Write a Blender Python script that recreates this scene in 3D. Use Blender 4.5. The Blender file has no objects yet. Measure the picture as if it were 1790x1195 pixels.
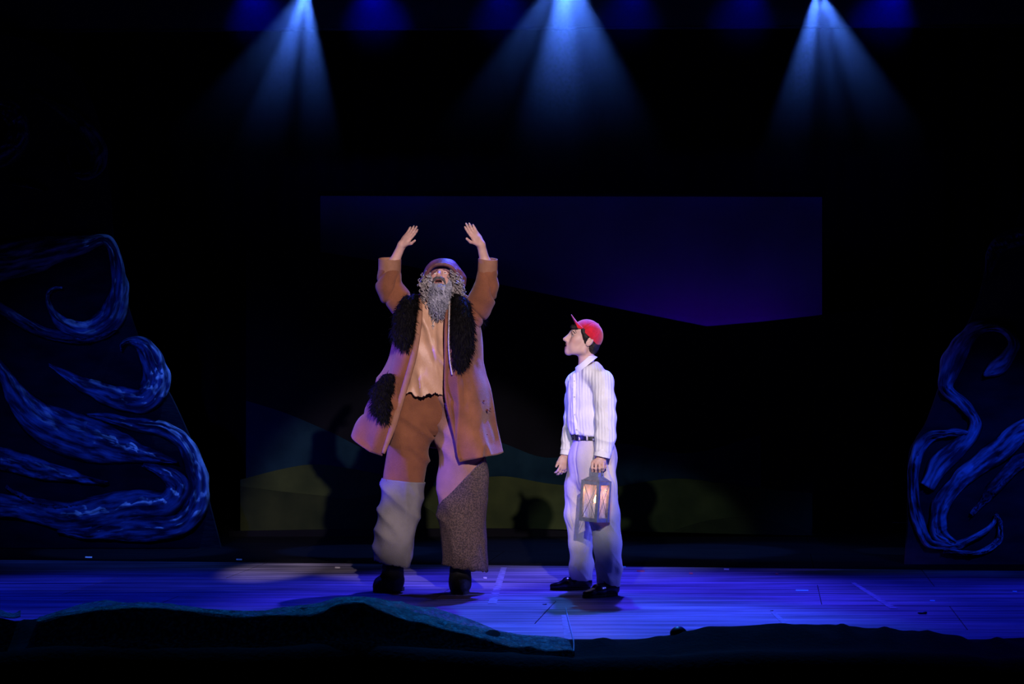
import bpy, math, random
import numpy as np
from mathutils import Vector, Matrix, Quaternion

random.seed(7)
rng = np.random.default_rng(7)
scene = bpy.context.scene
COL = scene.collection

# ------------------------------------------------------------------ camera
F_PX, CX, HY, CAM_H = 3752.0, 895.0, 648.0, 1.45      # focal length (px of the 1790 frame), horizon row, eye height
cam_data = bpy.data.cameras.new('camera')
cam_data.sensor_fit = 'HORIZONTAL'
cam_data.sensor_width = 36.0
cam_data.lens = 36.0 * F_PX / 1790.0
cam_data.shift_y = (HY - 597.5) / 1790.0
cam_data.clip_end = 100
cam = bpy.data.objects.new('camera', cam_data)
cam.location = (0, 0, CAM_H)
cam.rotation_euler = (math.radians(90), 0, 0)
COL.objects.link(cam)
scene.camera = cam

# ------------------------------------------------------------------ world, exposure
world = bpy.data.worlds.new('dark_house')
scene.world = world
world.use_nodes = True
world.node_tree.nodes['Background'].inputs[0].default_value = (0.02, 0.03, 0.2, 1)
world.node_tree.nodes['Background'].inputs[1].default_value = 0.012
scene.view_settings.view_transform = 'Standard'
scene.view_settings.look = 'None'
scene.view_settings.gamma = 1.0
scene.view_settings.use_curve_mapping = False
scene.view_settings.exposure = 0.0
scene.cycles.use_denoising = True
scene.cycles.volume_step_rate = 2.0
scene.cycles.volume_max_steps = 128
scene.cycles.max_bounces = 6
scene.cycles.volume_bounces = 0

def W(px, py, dy=0.0, D0=14.0):
    """point of the stage seen at that place of the photograph, dy metres behind the plane at distance D0"""
    D = D0 + dy
    return np.array([(px - CX) / F_PX * D, D, CAM_H - (py - HY) / F_PX * D])

def spot(name, loc, target, watts, color, angle, blend=0.3, radius=0.05):
    l = bpy.data.lights.new(name, 'SPOT')
    l.energy = watts
    l.color = color
    l.spot_size = math.radians(angle)
    l.spot_blend = blend
    l.shadow_soft_size = radius
    o = bpy.data.objects.new(name, l)
    o.location = loc
    d = Vector(target) - Vector(loc)
    o.rotation_euler = d.to_track_quat('-Z', 'Y').to_euler()
    COL.objects.link(o)
    return o

# front-of-house keys, aimed at the two actors from the auditorium
spot('front_key_spot', (1.1, 3.0, 5.0), (-0.2, 14.0, 1.38), 4700, (1.0, 0.80, 0.88), 12.4, 0.35, 0.06)
spot('front_key_spot', (-0.9, 3.2, 4.6), (0.48, 14.0, 1.08), 1700, (0.72, 0.78, 1.0), 8.6, 0.35, 0.06)
spot('floor_special_spot', (-2.6, 4.0, 4.8), (-1.75, 15.55, 0.0), 7500, (0.80, 0.66, 1.0), 3.6, 0.8, 0.05)
# blue wing lights from both sides
spot('wing_side_spot', (-5.0, 12.2, 1.9), (-0.85, 14.05, 1.25), 2300, (0.09, 0.05, 1.0), 16, 0.4, 0.1)
spot('wing_side_spot', (-5.5, 15.6, 2.6), (-0.2, 14.0, 1.3), 1500, (0.05, 0.05, 1.0), 20, 0.4, 0.1)
spot('wing_side_spot', (5.5, 14.6, 2.6), (0.4, 14.0, 1.0), 1500, (0.10, 0.12, 1.0), 22, 0.4, 0.1)
# blue backlight wash on the stage floor
spot('floor_wash_spot', (0.7, 16.4, 5.4), (0.45, 13.9, 0.0), 3800, (0.045, 0.035, 1.0), 46, 0.8, 0.06)
spot('floor_wash_spot', (0.3, 16.0, 5.4), (0.5, 12.2, 0.0), 1500, (0.02, 0.22, 1.0), 34, 0.8, 0.06)
spot('floor_wash_spot', (-3.0, 16.4, 5.4), (-2.4, 13.6, 0.0), 1150, (0.003, 0.02, 1.0), 44, 0.8, 0.06)
spot('floor_wash_spot', (3.2, 16.0, 5.4), (2.6, 13.2, 0.0), 1200, (0.01, 0.018, 1.0), 44, 0.8, 0.06)
spot('floor_wash_spot', (-1.4, 15.4, 5.4), (-1.5, 11.3, 0.2), 700, (0.01, 0.26, 1.0), 34, 0.9, 0.06)
# blue spots on the two side flats
spot('flat_blue_spot', (-3.6, 9.0, 4.0), (-3.0, 17.0, 0.95), 1150, (0.004, 0.05, 1.0), 24, 0.9, 0.06)
spot('flat_blue_spot', (4.4, 9.0, 4.0), (3.5, 15.9, 0.6), 1600, (0.004, 0.05, 1.0), 16, 0.9, 0.06)
# beams through the haze from the overhead pipe: (lamp px, py), rays (dx per unit down, half angle, watts, softness)
BEAMS = [((535, -22), [(-0.30, 10.2, 520, 0.4), (0.09, 9.0, 560, 0.4), (-0.70, 11, 110, 0.8), (-0.2, 28, 90, 1.0)]),
         ((990, -62), [(-0.06, 17, 760, 0.8), (0.34, 13, 420, 0.8), (-0.58, 11, 180, 0.8), (0.0, 4, 120, 0.8), (0.0, 30, 110, 1.0)]),
         ((1430, -18), [(-0.20, 10, 580, 0.4), (0.15, 5, 240, 0.4), (0.52, 12, 330, 0.6), (0.1, 28, 90, 1.0)])]
for (bx, by), rays in BEAMS:
    p = W(bx, by, 3.2)
    for dx, half, watts, bl in rays:
        spot('beam_spot', p, (p[0] + dx, p[1] + 0.02, p[2] - 1.0), watts * 1.7, (0.06, 0.19, 1.0), half * 2, bl, 0.03)
# small blue lamps washing the border curtain
for bx, e in ((430, 60), (645, 80), (880, 35), (1110, 30), (1320, 35), (1580, 70)):
    p = W(bx, -46, 2.78)
    spot('border_blue_spot', p, (p[0], p[1] + 1.0, p[2] - 0.25), e * 1.6, (0.0, 0.0, 1.0), 36, 1.0, 0.03)
# blue strip light lying behind the mountain flat, washing the sky cloth
al = bpy.data.lights.new('cyc_strip_light', 'AREA')
al.shape = 'RECTANGLE'; al.size = 1.8; al.size_y = 0.12; al.energy = 7.5; al.color = (0.09, 0.0, 1.0)
ao = bpy.data.objects.new('cyc_strip_light', al)
ao.location = (1.7, 19.45, 1.35)
ao.rotation_euler = (math.radians(145), 0, 0)
COL.objects.link(ao)

# ------------------------------------------------------------------ helpers
def tag(o, label=None, cat=None, group=None, kind=None):
    if label: o['label'] = label
    if cat: o['category'] = cat
    if group: o['group'] = group
    if kind: o['kind'] = kind
    return o

def empty(name, loc):
    o = bpy.data.objects.new(name, None)
    o.location = loc
    o.empty_display_size = 0.1
    COL.objects.link(o)
    return o

def mesh_obj(name, verts, faces, mat, parent=None, smooth=True, origin=None):
    verts = np.asarray(verts, dtype=float)
    if origin is None:
        origin = np.array(parent.matrix_world.translation) if parent is not None else np.zeros(3)
        if parent is not None:
            origin = world_loc(parent)
    origin = np.asarray(origin, dtype=float)
    me = bpy.data.meshes.new(name)
    me.from_pydata((verts - origin).tolist(), [], faces if isinstance(faces, list) else faces.tolist())
    me.update()
    if smooth:
        me.polygons.foreach_set('use_smooth', [True] * len(me.polygons))
    o = bpy.data.objects.new(name, me)
    if mat: me.materials.append(mat)
    COL.objects.link(o)
    if parent is not None:
        o.parent = parent
        o.location = Vector(origin) - Vector(world_loc(parent))
    else:
        o.location = origin
    return o

def world_loc(o):
    p = np.array(o.location)
    while o.parent is not None:
        o = o.parent
        p = p + np.array(o.location)
    return p

# value noise in numpy
def _hash(ix, iy, iz, seed):
    n = (ix * 374761393 + iy * 668265263 + iz * 2147483647 + seed * 1274126177) & 0xFFFFFFFF
    n = ((n ^ (n >> 13)) * 1274126177) & 0xFFFFFFFF
    n = n ^ (n >> 16)
    return (n & 0xFFFF) / 65535.0

def vnoise(P, s=(1, 1, 1), seed=0):
    Q = np.asarray(P, dtype=float) * np.asarray(s, dtype=float)
    I = np.floor(Q).astype(np.int64)
    f = Q - I
    f = f * f * (3 - 2 * f)
    r = 0
    for a in (0, 1):
        for b in (0, 1):
            for c in (0, 1):
                w = (f[:, 0] if a else 1 - f[:, 0]) * (f[:, 1] if b else 1 - f[:, 1]) * (f[:, 2] if c else 1 - f[:, 2])
                r = r + w * _hash(I[:, 0] + a, I[:, 1] + b, I[:, 2] + c, seed)
    return r

def ridge(P, s, seed=0):
    return 1 - np.abs(2 * vnoise(P, s, seed) - 1)

def vert_normals(V, Fc):
    Fc = np.asarray(Fc)
    N = np.zeros_like(V)
    a = V[Fc[:, 2]] - V[Fc[:, 0]]
    b = V[Fc[:, 3 if Fc.shape[1] == 4 else 1]] - V[Fc[:, 1 if Fc.shape[1] == 4 else 0]]
    fn = np.cross(a, b)
    for k in range(Fc.shape[1]):
        np.add.at(N, Fc[:, k], fn)
    N /= np.linalg.norm(N, axis=1)[:, None] + 1e-12
    return N

def displace(V, Fc, fn):
    return V + vert_normals(V, Fc) * fn(V)[:, None]

# distance-field modelling: smooth unions of cones and ellipsoids turned into one continuous mesh
class Field:
    def __init__(self, lo, hi, h):
        self.lo = np.asarray(lo, float)
        self.h = h
        self.n = np.ceil((np.asarray(hi, float) - self.lo) / h).astype(int) + 1
        self.G = np.full(tuple(self.n), 1.0, dtype=np.float32)
    def _sub(self, lo, hi):
        a = np.maximum(np.floor((lo - self.lo) / self.h).astype(int), 0)
        b = np.minimum(np.ceil((hi - self.lo) / self.h).astype(int) + 1, self.n)
        if np.any(b <= a): return None, None
        ax = [(self.lo[i] + self.h * np.arange(a[i], b[i])).astype(np.float32) for i in range(3)]
        X, Y, Z = np.meshgrid(*ax, indexing='ij', sparse=True)
        return (slice(a[0], b[0]), slice(a[1], b[1]), slice(a[2], b[2])), (X, Y, Z)
    def _merge(self, sl, d, k, cut):
        g = self.G[sl]
        k = max(k, 1e-4)
        if cut:
            d = -d
            hh = np.maximum(k - np.abs(g - d), 0) / k
            self.G[sl] = np.maximum(g, d) + hh * hh * k * 0.25
        else:
            hh = np.maximum(k - np.abs(g - d), 0) / k
            self.G[sl] = np.minimum(g, d) - hh * hh * k * 0.25
    def cone(self, p0, p1, r0, r1=None, k=0.02, cut=False, sy=1.0):
        r1 = r0 if r1 is None else r1
        p0 = np.asarray(p0, float); p1 = np.asarray(p1, float)
        m = max(r0, r1) * max(1.0, 1.0 / min(sy, 1.0), sy) + k + 3 * self.h
        sl, g = self._sub(np.minimum(p0, p1) - m, np.maximum(p0, p1) + m)
        if sl is None: return self
        X, Y, Z = g
        d = p1 - p0
        d = d * np.array([1, 1 / sy, 1])
        L = float(d @ d) + 1e-9
        x, y, z = X - p0[0], (Y - p0[1]) / sy, Z - p0[2]
        t = np.clip((x * d[0] + y * d[1] + z * d[2]) / L, 0, 1)
        dd = np.sqrt((x - t * d[0]) ** 2 + (y - t * d[1]) ** 2 + (z - t * d[2]) ** 2) - (r0 + (r1 - r0) * t)
        self._merge(sl, dd.astype(np.float32), k, cut)
        return self
    def ell(self, c, r, R=None, k=0.02, cut=False):
        c = np.asarray(c, float); r = np.asarray(r, float)
        m = r.max() + k + 3 * self.h
        sl, g = self._sub(c - m, c + m)
        if sl is None: return self
        X, Y, Z = g
        x, y, z = X - c[0], Y - c[1], Z - c[2]
        if R is not None:
            R = np.asarray(R, float)
            x, y, z = (R[0, 0] * x + R[1, 0] * y + R[2, 0] * z, R[0, 1] * x + R[1, 1] * y + R[2, 1] * z, R[0, 2] * x + R[1, 2] * y + R[2, 2] * z)
        k0 = np.sqrt((x / r[0]) ** 2 + (y / r[1]) ** 2 + (z / r[2]) ** 2)
        k1 = np.sqrt((x / r[0] ** 2) ** 2 + (y / r[1] ** 2) ** 2 + (z / r[2] ** 2) ** 2) + 1e-6
        d = k0 * (k0 - 1) / k1
        self._merge(sl, d.astype(np.float32), k, cut)
        return self
    def chain(self, pts, k=0.02, sy=1.0, cut=False):
        for (p, r), (q, s) in zip(pts[:-1], pts[1:]):
            self.cone(p, q, r, s, k, cut, sy)
        return self
    def half(self, p, n):
        """cut away everything on the side n points to"""
        sl, g = self._sub(self.lo - 1, self.lo + self.h * self.n + 1)
        X, Y, Z = g
        d = (X - p[0]) * n[0] + (Y - p[1]) * n[1] + (Z - p[2]) * n[2]
        self.G[sl] = np.maximum(self.G[sl], d.astype(np.float32))
        return self
    def mesh(self):
        G = self.G
        G[0] = G[-1] = 1; G[:, 0] = G[:, -1] = 1; G[:, :, 0] = G[:, :, -1] = 1
        S = G < 0
        n = np.array(G.shape)
        cnt = np.zeros(tuple(n - 1), np.uint8)
        for a in (0, 1):
            for b in (0, 1):
                for c in (0, 1):
                    cnt += S[a:n[0] - 1 + a, b:n[1] - 1 + b, c:n[2] - 1 + c]
        cells = np.argwhere((cnt > 0) & (cnt < 8))
        idx = np.full(tuple(n - 1), -1, np.int64)
        idx[cells[:, 0], cells[:, 1], cells[:, 2]] = np.arange(len(cells))
        acc = np.zeros((len(cells), 3)); num = np.zeros(len(cells))
        corners = [(a, b, c) for a in (0, 1) for b in (0, 1) for c in (0, 1)]
        for i, A in enumerate(corners):
            for B in corners[i + 1:]:
                if sum(abs(A[q] - B[q]) for q in range(3)) != 1: continue
                ga = G[cells[:, 0] + A[0], cells[:, 1] + A[1], cells[:, 2] + A[2]]
                gb = G[cells[:, 0] + B[0], cells[:, 1] + B[1], cells[:, 2] + B[2]]
                m = (ga < 0) != (gb < 0)
                t = np.where(m, ga / np.where(m, ga - gb, 1), 0)
                P = np.array(A)[None] + t[:, None] * (np.array(B) - np.array(A))[None]
                acc[m] += P[m]; num[m] += 1
        V = self.lo + self.h * (cells + acc / num[:, None])
        faces = []
        for ax in range(3):
            u, v = (ax + 1) % 3, (ax + 2) % 3
            sa = [slice(None)] * 3; sb = [slice(None)] * 3
            sa[ax] = slice(0, -1); sb[ax] = slice(1, None)
            A = S[tuple(sa)]; B = S[tuple(sb)]
            E = np.argwhere(A != B)
            E = E[(E[:, u] > 0) & (E[:, v] > 0)]
            out = A[E[:, 0], E[:, 1], E[:, 2]]
            q = []
            for du, dv in ((1, 1), (0, 1), (0, 0), (1, 0)):
                e = E.copy(); e[:, u] -= du; e[:, v] -= dv
                q.append(idx[e[:, 0], e[:, 1], e[:, 2]])
            Q = np.stack(q, 1)
            Q[~out] = Q[~out][:, ::-1]
            faces.append(Q)
        Fc = np.concatenate(faces)
        return V, Fc

def smooth_verts(V, Fc, it=1, lam=0.5):
    E = np.concatenate([Fc[:, [0, 1]], Fc[:, [1, 2]], Fc[:, [2, 3]], Fc[:, [3, 0]]])
    for _ in range(it):
        acc = np.zeros_like(V); num = np.zeros(len(V))
        np.add.at(acc, E[:, 0], V[E[:, 1]]); np.add.at(num, E[:, 0], 1)
        V = V + lam * (acc / num[:, None] - V)
    return V

def catmull(P, n, closed=False):
    """P: (k, ...) control values -> n samples"""
    P = np.asarray(P, float)
    k = len(P)
    t = np.linspace(0, k if closed else k - 1, n, endpoint=not closed)
    i = np.floor(t).astype(int)
    if not closed: i = np.minimum(i, k - 2)
    f = (t - i).reshape((-1,) + (1,) * (P.ndim - 1))
    g = (lambda j: P[j % k]) if closed else (lambda j: np.where((j < 0).reshape((-1,) + (1,) * (P.ndim - 1)), 2 * P[0] - P[1],
         np.where((j > k - 1).reshape((-1,) + (1,) * (P.ndim - 1)), 2 * P[-1] - P[-2], P[np.clip(j, 0, k - 1)])))
    a, b, c, d = g(i - 1), g(i), g(i + 1), g(i + 2)
    return 0.5 * (2 * b + (c - a) * f + (2 * a - 5 * b + 4 * c - d) * f ** 2 + (3 * b - a - 3 * c + d) * f ** 3)

def grid_faces(nr, nc, closed=False):
    r = np.arange(nr - 1)[:, None]; c = np.arange(nc if closed else nc - 1)[None]
    c2 = (c + 1) % nc
    return np.stack([r * nc + c, r * nc + c2, (r + 1) * nc + c2, (r + 1) * nc + c], -1).reshape(-1, 4)

def patch(ctrl, nr, nc, closed=False):
    """ctrl rows x cols x 3 -> dense surface"""
    C = np.asarray(ctrl, float)
    A = catmull(C, nr)
    B = catmull(np.swapaxes(A, 0, 1), nc, closed)
    V = np.swapaxes(B, 0, 1)
    return V.reshape(-1, 3), grid_faces(nr, nc, closed)

def shell(V, Fc, t):
    """give a surface the thickness t (towards its inside)"""
    N = vert_normals(V, Fc)
    n = len(V)
    V2 = np.concatenate([V, V - N * t])
    F2 = [tuple(f) for f in Fc] + [tuple(int(i) + n for i in f[::-1]) for f in Fc]
    edges = {}
    for f in Fc:
        for a, b in zip(f, np.roll(f, -1)):
            edges[(int(a), int(b))] = 1
    for (a, b) in edges:
        if (b, a) not in edges:
            F2.append((b, a, a + n, b + n))
    return V2, [tuple(int(i) for i in f) for f in F2]

def tube_path(P, R, ns=6, cap=True, squash=None):
    """tube along points P with radii R; squash=(axis vector, factor)"""
    P = np.asarray(P, float); n = len(P)
    R = np.broadcast_to(np.asarray(R, float), (n,))
    T = np.gradient(P, axis=0); T /= np.linalg.norm(T, axis=1)[:, None] + 1e-12
    ref = np.array([0, 1.0, 0]) if abs(T[0, 1]) < 0.9 else np.array([1.0, 0, 0])
    V = []
    u = np.cross(T[0], ref); u /= np.linalg.norm(u)
    for i in range(n):
        u = u - T[i] * (u @ T[i]); u /= np.linalg.norm(u) + 1e-12
        w = np.cross(T[i], u)
        for k in range(ns):
            a = 2 * math.pi * k / ns
            off = (u * math.cos(a) + w * math.sin(a)) * R[i]
            if squash is not None:
                ax = np.asarray(squash[0], float); off = off - ax * (off @ ax) * (1 - squash[1])
            V.append(P[i] + off)
    Fc = [tuple(int(x) for x in f) for f in grid_faces(n, ns, True)]
    Fc = [f[::-1] for f in Fc]
    if cap:
        Fc.append(tuple(range(ns))); Fc.append(tuple(range((n - 1) * ns, n * ns))[::-1])
    return np.array(V), Fc

class Join:
    def __init__(self): self.V = []; self.F = []; self.n = 0
    def add(self, V, Fc):
        V = np.asarray(V, float)
        self.V.append(V)
        self.F += [tuple(int(i) + self.n for i in f) for f in Fc]
        self.n += len(V)
        return self
    def box(self, c, s, R=None):
        c = np.asarray(c, float); s = np.asarray(s, float) / 2
        v = np.array([[x, y, z] for x in (-1, 1) for y in (-1, 1) for z in (-1, 1)], float) * s
        if R is not None: v = v @ np.asarray(R).T
        return self.add(v + c, [(0, 1, 3, 2), (4, 6, 7, 5), (0, 4, 5, 1), (2, 3, 7, 6), (0, 2, 6, 4), (1, 5, 7, 3)])
    def build(self, name, mat, parent=None, smooth=True, origin=None):
        return mesh_obj(name, np.concatenate(self.V), self.F, mat, parent, smooth, origin)

# ------------------------------------------------------------------ materials
def material(name, color, rough=0.8, color2=None, scale=20, stretch=(1, 1, 1), bump=0.0, bump_scale=60, metallic=0.0,
             sheen=0.0, detail=4, lo=0.35, hi=0.65, spec=0.3, bstretch=None):
    m = bpy.data.materials.new(name); m.use_nodes = True
    nt = m.node_tree; N = nt.nodes; L = nt.links
    b = N['Principled BSDF']
    b.inputs['Roughness'].default_value = rough
    b.inputs['Metallic'].default_value = metallic
    b.inputs['Specular IOR Level'].default_value = spec
    if sheen: b.inputs['Sheen Weight'].default_value = sheen
    tc = N.new('ShaderNodeTexCoord')
    if color2 is None:
        color2 = tuple(c * 0.75 for c in color)
    mp = N.new('ShaderNodeMapping'); mp.inputs['Scale'].default_value = stretch
    L.new(tc.outputs['Object'], mp.inputs[0])
    nz = N.new('ShaderNodeTexNoise'); nz.inputs['Scale'].default_value = scale; nz.inputs['Detail'].default_value = detail
    L.new(mp.outputs[0], nz.inputs['Vector'])
    cr = N.new('ShaderNodeValToRGB')
    cr.color_ramp.elements[0].position = lo; cr.color_ramp.elements[0].color = (*color2, 1)
    cr.color_ramp.elements[1].position = hi; cr.color_ramp.elements[1].color = (*color, 1)
    L.new(nz.outputs[0], cr.inputs[0])
    L.new(cr.outputs[0], b.inputs['Base Color'])
    if bump:
        mp2 = N.new('ShaderNodeMapping'); mp2.inputs['Scale'].default_value = bstretch or stretch
        L.new(tc.outputs['Object'], mp2.inputs[0])
        n2 = N.new('ShaderNodeTexNoise'); n2.inputs['Scale'].default_value = bump_scale; n2.inputs['Detail'].default_value = 3
        L.new(mp2.outputs[0], n2.inputs['Vector'])
        bp = N.new('ShaderNodeBump'); bp.inputs['Strength'].default_value = bump; bp.inputs['Distance'].default_value = 0.01
        L.new(n2.outputs[0], bp.inputs['Height']); L.new(bp.outputs[0], b.inputs['Normal'])
    return m

M = {}
M['black_cloth'] = material('black_cloth', (0.006, 0.006, 0.007), 0.95, scale=8, spec=0.05)
M['border'] = material('border_cloth', (0.035, 0.035, 0.04), 0.95, scale=4, spec=0.05)
M['sky_cloth'] = material('sky_cloth', (0.16, 0.16, 0.18), 0.9, scale=1.2, spec=0.1)
M['mountain'] = material('mountain_paint', (0.006, 0.006, 0.008), 0.95, scale=3, spec=0.05)
M['teal_hill'] = material('teal_hill_paint', (0.007, 0.024, 0.034), 0.95, (0.003, 0.012, 0.02), scale=3, spec=0.05)
M['olive_hill'] = material('olive_hill_paint', (0.036, 0.048, 0.015), 0.95, (0.022, 0.031, 0.011), scale=4, spec=0.05)
M['moss_hill'] = material('moss_hill_paint', (0.024, 0.031, 0.011), 0.95, (0.014, 0.02, 0.008), scale=4, spec=0.05)
M['rock_flat'] = material('rock_flat_paint', (0.025, 0.022, 0.022), 0.95, (0.008, 0.008, 0.01), scale=3, stretch=(1, 1, 2.5), bump=0.4, bump_scale=14, spec=0.1)
def flow_material(name, light, dark, rough):
    """gauze whose streaks follow the strip: colour and relief from the 'flow' attribute (along, across)"""
    m = material(name, light, rough, dark, scale=1.0, detail=7, spec=0.15, lo=0.40, hi=0.66)
    nt = m.node_tree; N = nt.nodes; L = nt.links
    at = N.new('ShaderNodeAttribute'); at.attribute_name = 'flow'
    mp = next(n for n in N if n.type == 'MAPPING'); mp.inputs['Scale'].default_value = (5.0, 26.0, 1.0)
    L.new(at.outputs['Vector'], mp.inputs[0])
    nz = N.new('ShaderNodeTexNoise'); nz.inputs['Scale'].default_value = 2.0; nz.inputs['Detail'].default_value = 5
    L.new(mp.outputs[0], nz.inputs['Vector'])
    bp = N.new('ShaderNodeBump'); bp.inputs['Strength'].default_value = 0.9; bp.inputs['Distance'].default_value = 0.02
    L.new(nz.outputs[0], bp.inputs['Height']); L.new(bp.outputs[0], N['Principled BSDF'].inputs['Normal'])
    return m
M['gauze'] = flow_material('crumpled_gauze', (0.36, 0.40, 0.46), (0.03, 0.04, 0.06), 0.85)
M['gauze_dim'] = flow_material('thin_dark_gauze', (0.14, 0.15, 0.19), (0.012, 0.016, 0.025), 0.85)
M['gold_patch'] = material('dull_gold_paint', (0.03, 0.022, 0.006), 0.95, (0.01, 0.008, 0.004), scale=5, spec=0.05)

# ------------------------------------------------------------------ the setting
YAW = -0.12                                   # the stage runs nearer to the camera on the right
def floor_material():
    m = bpy.data.materials.new('painted_stage_boards'); m.use_nodes = True
    nt = m.node_tree; N = nt.nodes; L = nt.links; b = N['Principled BSDF']
    geo = N.new('ShaderNodeNewGeometry')
    mp = N.new('ShaderNodeMapping'); mp.inputs['Scale'].default_value = (0.35, 5.0, 1.0); mp.inputs['Rotation'].default_value = (0, 0, 0.07)
    L.new(geo.outputs['Position'], mp.inputs[0])
    n1 = N.new('ShaderNodeTexNoise'); n1.inputs['Scale'].default_value = 2.2; n1.inputs['Detail'].default_value = 6; n1.inputs['Roughness'].default_value = 0.65
    L.new(mp.outputs[0], n1.inputs['Vector'])
    cr = N.new('ShaderNodeValToRGB')
    cr.color_ramp.elements[0].position = 0.38; cr.color_ramp.elements[0].color = (0.05, 0.045, 0.07, 1)
    cr.color_ramp.elements[1].position = 0.64; cr.color_ramp.elements[1].color = (0.38, 0.34, 0.40, 1)
    L.new(n1.outputs[0], cr.inputs[0])
    n2 = N.new('ShaderNodeTexNoise'); n2.inputs['Scale'].default_value = 0.9; n2.inputs['Detail'].default_value = 3
    L.new(geo.outputs['Position'], n2.inputs['Vector'])
    c2 = N.new('ShaderNodeValToRGB')
    c2.color_ramp.elements[0].position = 0.35; c2.color_ramp.elements[0].color = (0.55, 0.55, 0.55, 1)
    c2.color_ramp.elements[1].position = 0.62; c2.color_ramp.elements[1].color = (1, 1, 1, 1)
    L.new(n2.outputs[0], c2.inputs[0])
    mx = N.new('ShaderNodeMix'); mx.data_type = 'RGBA'; mx.blend_type = 'MULTIPLY'; mx.inputs[0].default_value = 1.0
    L.new(cr.outputs[0], mx.inputs[6]); L.new(c2.outputs[0], mx.inputs[7])
    oi = N.new('ShaderNodeObjectInfo')
    mr = N.new('ShaderNodeMapRange'); mr.inputs[3].default_value = 0.85; mr.inputs[4].default_value = 1.12
    L.new(oi.outputs['Random'], mr.inputs[0])
    m2 = N.new('ShaderNodeVectorMath'); m2.operation = 'SCALE'
    L.new(mx.outputs[2], m2.inputs[0]); L.new(mr.outputs[0], m2.inputs['Scale'])
    L.new(m2.outputs[0], b.inputs['Base Color'])
    r = N.new('ShaderNodeMapRange'); r.inputs[1].default_value = 0.3; r.inputs[2].default_value = 0.7; r.inputs[3].default_value = 0.62; r.inputs[4].default_value = 0.42
    L.new(n1.outputs[0], r.inputs[0]); L.new(r.outputs[0], b.inputs['Roughness'])
    b.inputs['Specular IOR Level'].default_value = 0.35
    return m
M['floor'] = floor_material()
M['upstage'] = material('shade_darkened_boards', (0.005, 0.005, 0.006), 0.9, (0.002, 0.002, 0.003), scale=6, stretch=(0.3, 3, 1), spec=0.05)  # shade at the rear of the stage, put into the board colour

FR = Matrix.Rotation(math.atan(YAW), 3, 'Z')
def stage_xy(u, v):
    """stage coordinates (across, deep) -> world"""
    p = FR @ Vector((u, v, 0))
    return (p.x, 14.0 + p.y)
base = Join().box((0, 0.13, -0.112), (13.0, 8.8, 0.20))
floor = base.build('floor', M['black_cloth'], smooth=False, origin=(0, 0, 0))
floor.location = (*stage_xy(0, 1.4), 0); floor.rotation_euler[2] = math.atan(YAW)
tag(floor, 'dark painted stage floor of large boards under blue light', kind='structure')
pw, pd = 2.44, 1.22
pan = Join()
e = 0.002
x, y = pw / 2 - 0.0012, pd / 2 - 0.0012
pan.add([(-x, -y, -0.012), (x, -y, -0.012), (x, y, -0.012), (-x, y, -0.012),
         (-x + e, -y + e, 0), (x - e, -y + e, 0), (x - e, y - e, 0), (-x + e, y - e, 0)],
        [(4, 5, 6, 7), (0, 1, 5, 4), (1, 2, 6, 5), (2, 3, 7, 6), (3, 0, 4, 7)])
pan_me = None
for r in range(8):
    for c in range(6):
        u = (c - 2.5) * pw + (0.33 if r % 2 else -0.45)
        v = -2.88 + (r + 0.5) * pd
        if pan_me is None:
            o = pan.build('floor_panel', M['floor'], smooth=False, origin=(0, 0, 0)); pan_me = o.data
        else:
            o = bpy.data.objects.new('floor_panel', pan_me); COL.objects.link(o)
        o.parent = floor
        o.location = (u, v - 1.4 + 0.0, 0)
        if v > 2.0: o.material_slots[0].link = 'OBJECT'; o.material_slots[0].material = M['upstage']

def outline_flat(name, pts, D, thick, mat, parent=None, slope=0.0, cols=0):
    """upright scenic piece cut to an outline: pts are (px, py) traced on its plane, which stands at distance D"""
    X0 = 0.0
    front = []
    for px, py in pts:
        dd = D
        for _ in range(3):
            dd = D + slope * ((px - CX) / F_PX * dd - X0)
        front.append(W(px, py, dd - 14.0))
    n = len(front)
    fr = np.array(front)
    bk = fr + np.array([0, thick, 0])
    V = np.concatenate([fr, bk])
    Fc = [tuple(range(n)), tuple(range(n, 2 * n))[::-1]]
    for i in range(n):
        j = (i + 1) % n
        Fc.append((j, i, i + n, j + n))
    lo = fr.min(0); hi = fr.max(0)
    return mesh_obj(name, V, Fc, mat, parent, False, None if parent is not None else np.array([(lo[0] + hi[0]) / 2, D, 0]))

def floor_py(D): return HY + F_PX * CAM_H / D

def smooth_line(pts, n):
    return [tuple(p) for p in catmull(np.array(pts, float), n)]

# rear masking curtain, pleated black cloth
def curtain(name, x0, x1, D, z0, z1, mat, amp=0.05, wl=0.35, nz=2):
    n = int((x1 - x0) / wl * 8)
    xs = np.linspace(x0, x1, n)
    rows = []
    for z in np.linspace(z0, z1, nz):
        rows.append(np.stack([xs, D + amp * np.sin(xs * 2 * math.pi / wl) + 0.4 * amp * np.sin(xs * 7.3 + 1), np.full(n, z)], 1))
    V = np.concatenate(rows)
    V, Fc = shell(V, grid_faces(nz, n), 0.004)
    return mesh_obj(name, V, Fc, mat, None, True, ((x0 + x1) / 2, D, z0))
wall = curtain('wall_back', -8.5, 8.5, 20.6, 0.0, 7.0, M['black_cloth'])
tag(wall, 'black pleated masking curtain closing the back of the stage', kind='structure')
# border curtain across the top: a straight flat band of cloth with a hem tube
D = 17.8
zb = W(0, 52, D - 14)[2]
bj = Join().box((0, D, zb + 0.62), (13.5, 0.02, 1.24))
bo = bj.build('border_curtain', M['border'], smooth=False, origin=(0, D, zb))
bo.rotation_euler[1] = -0.005
tag(bo, 'flat dark border curtain spanning the top of the stage behind the light beams', 'curtain')
hem = Join().add(*tube_path([(-6.75, D, zb + 0.012), (6.75, D, zb + 0.012)], [0.016, 0.016], 8)).build('hem', M['border'], bo)

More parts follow.
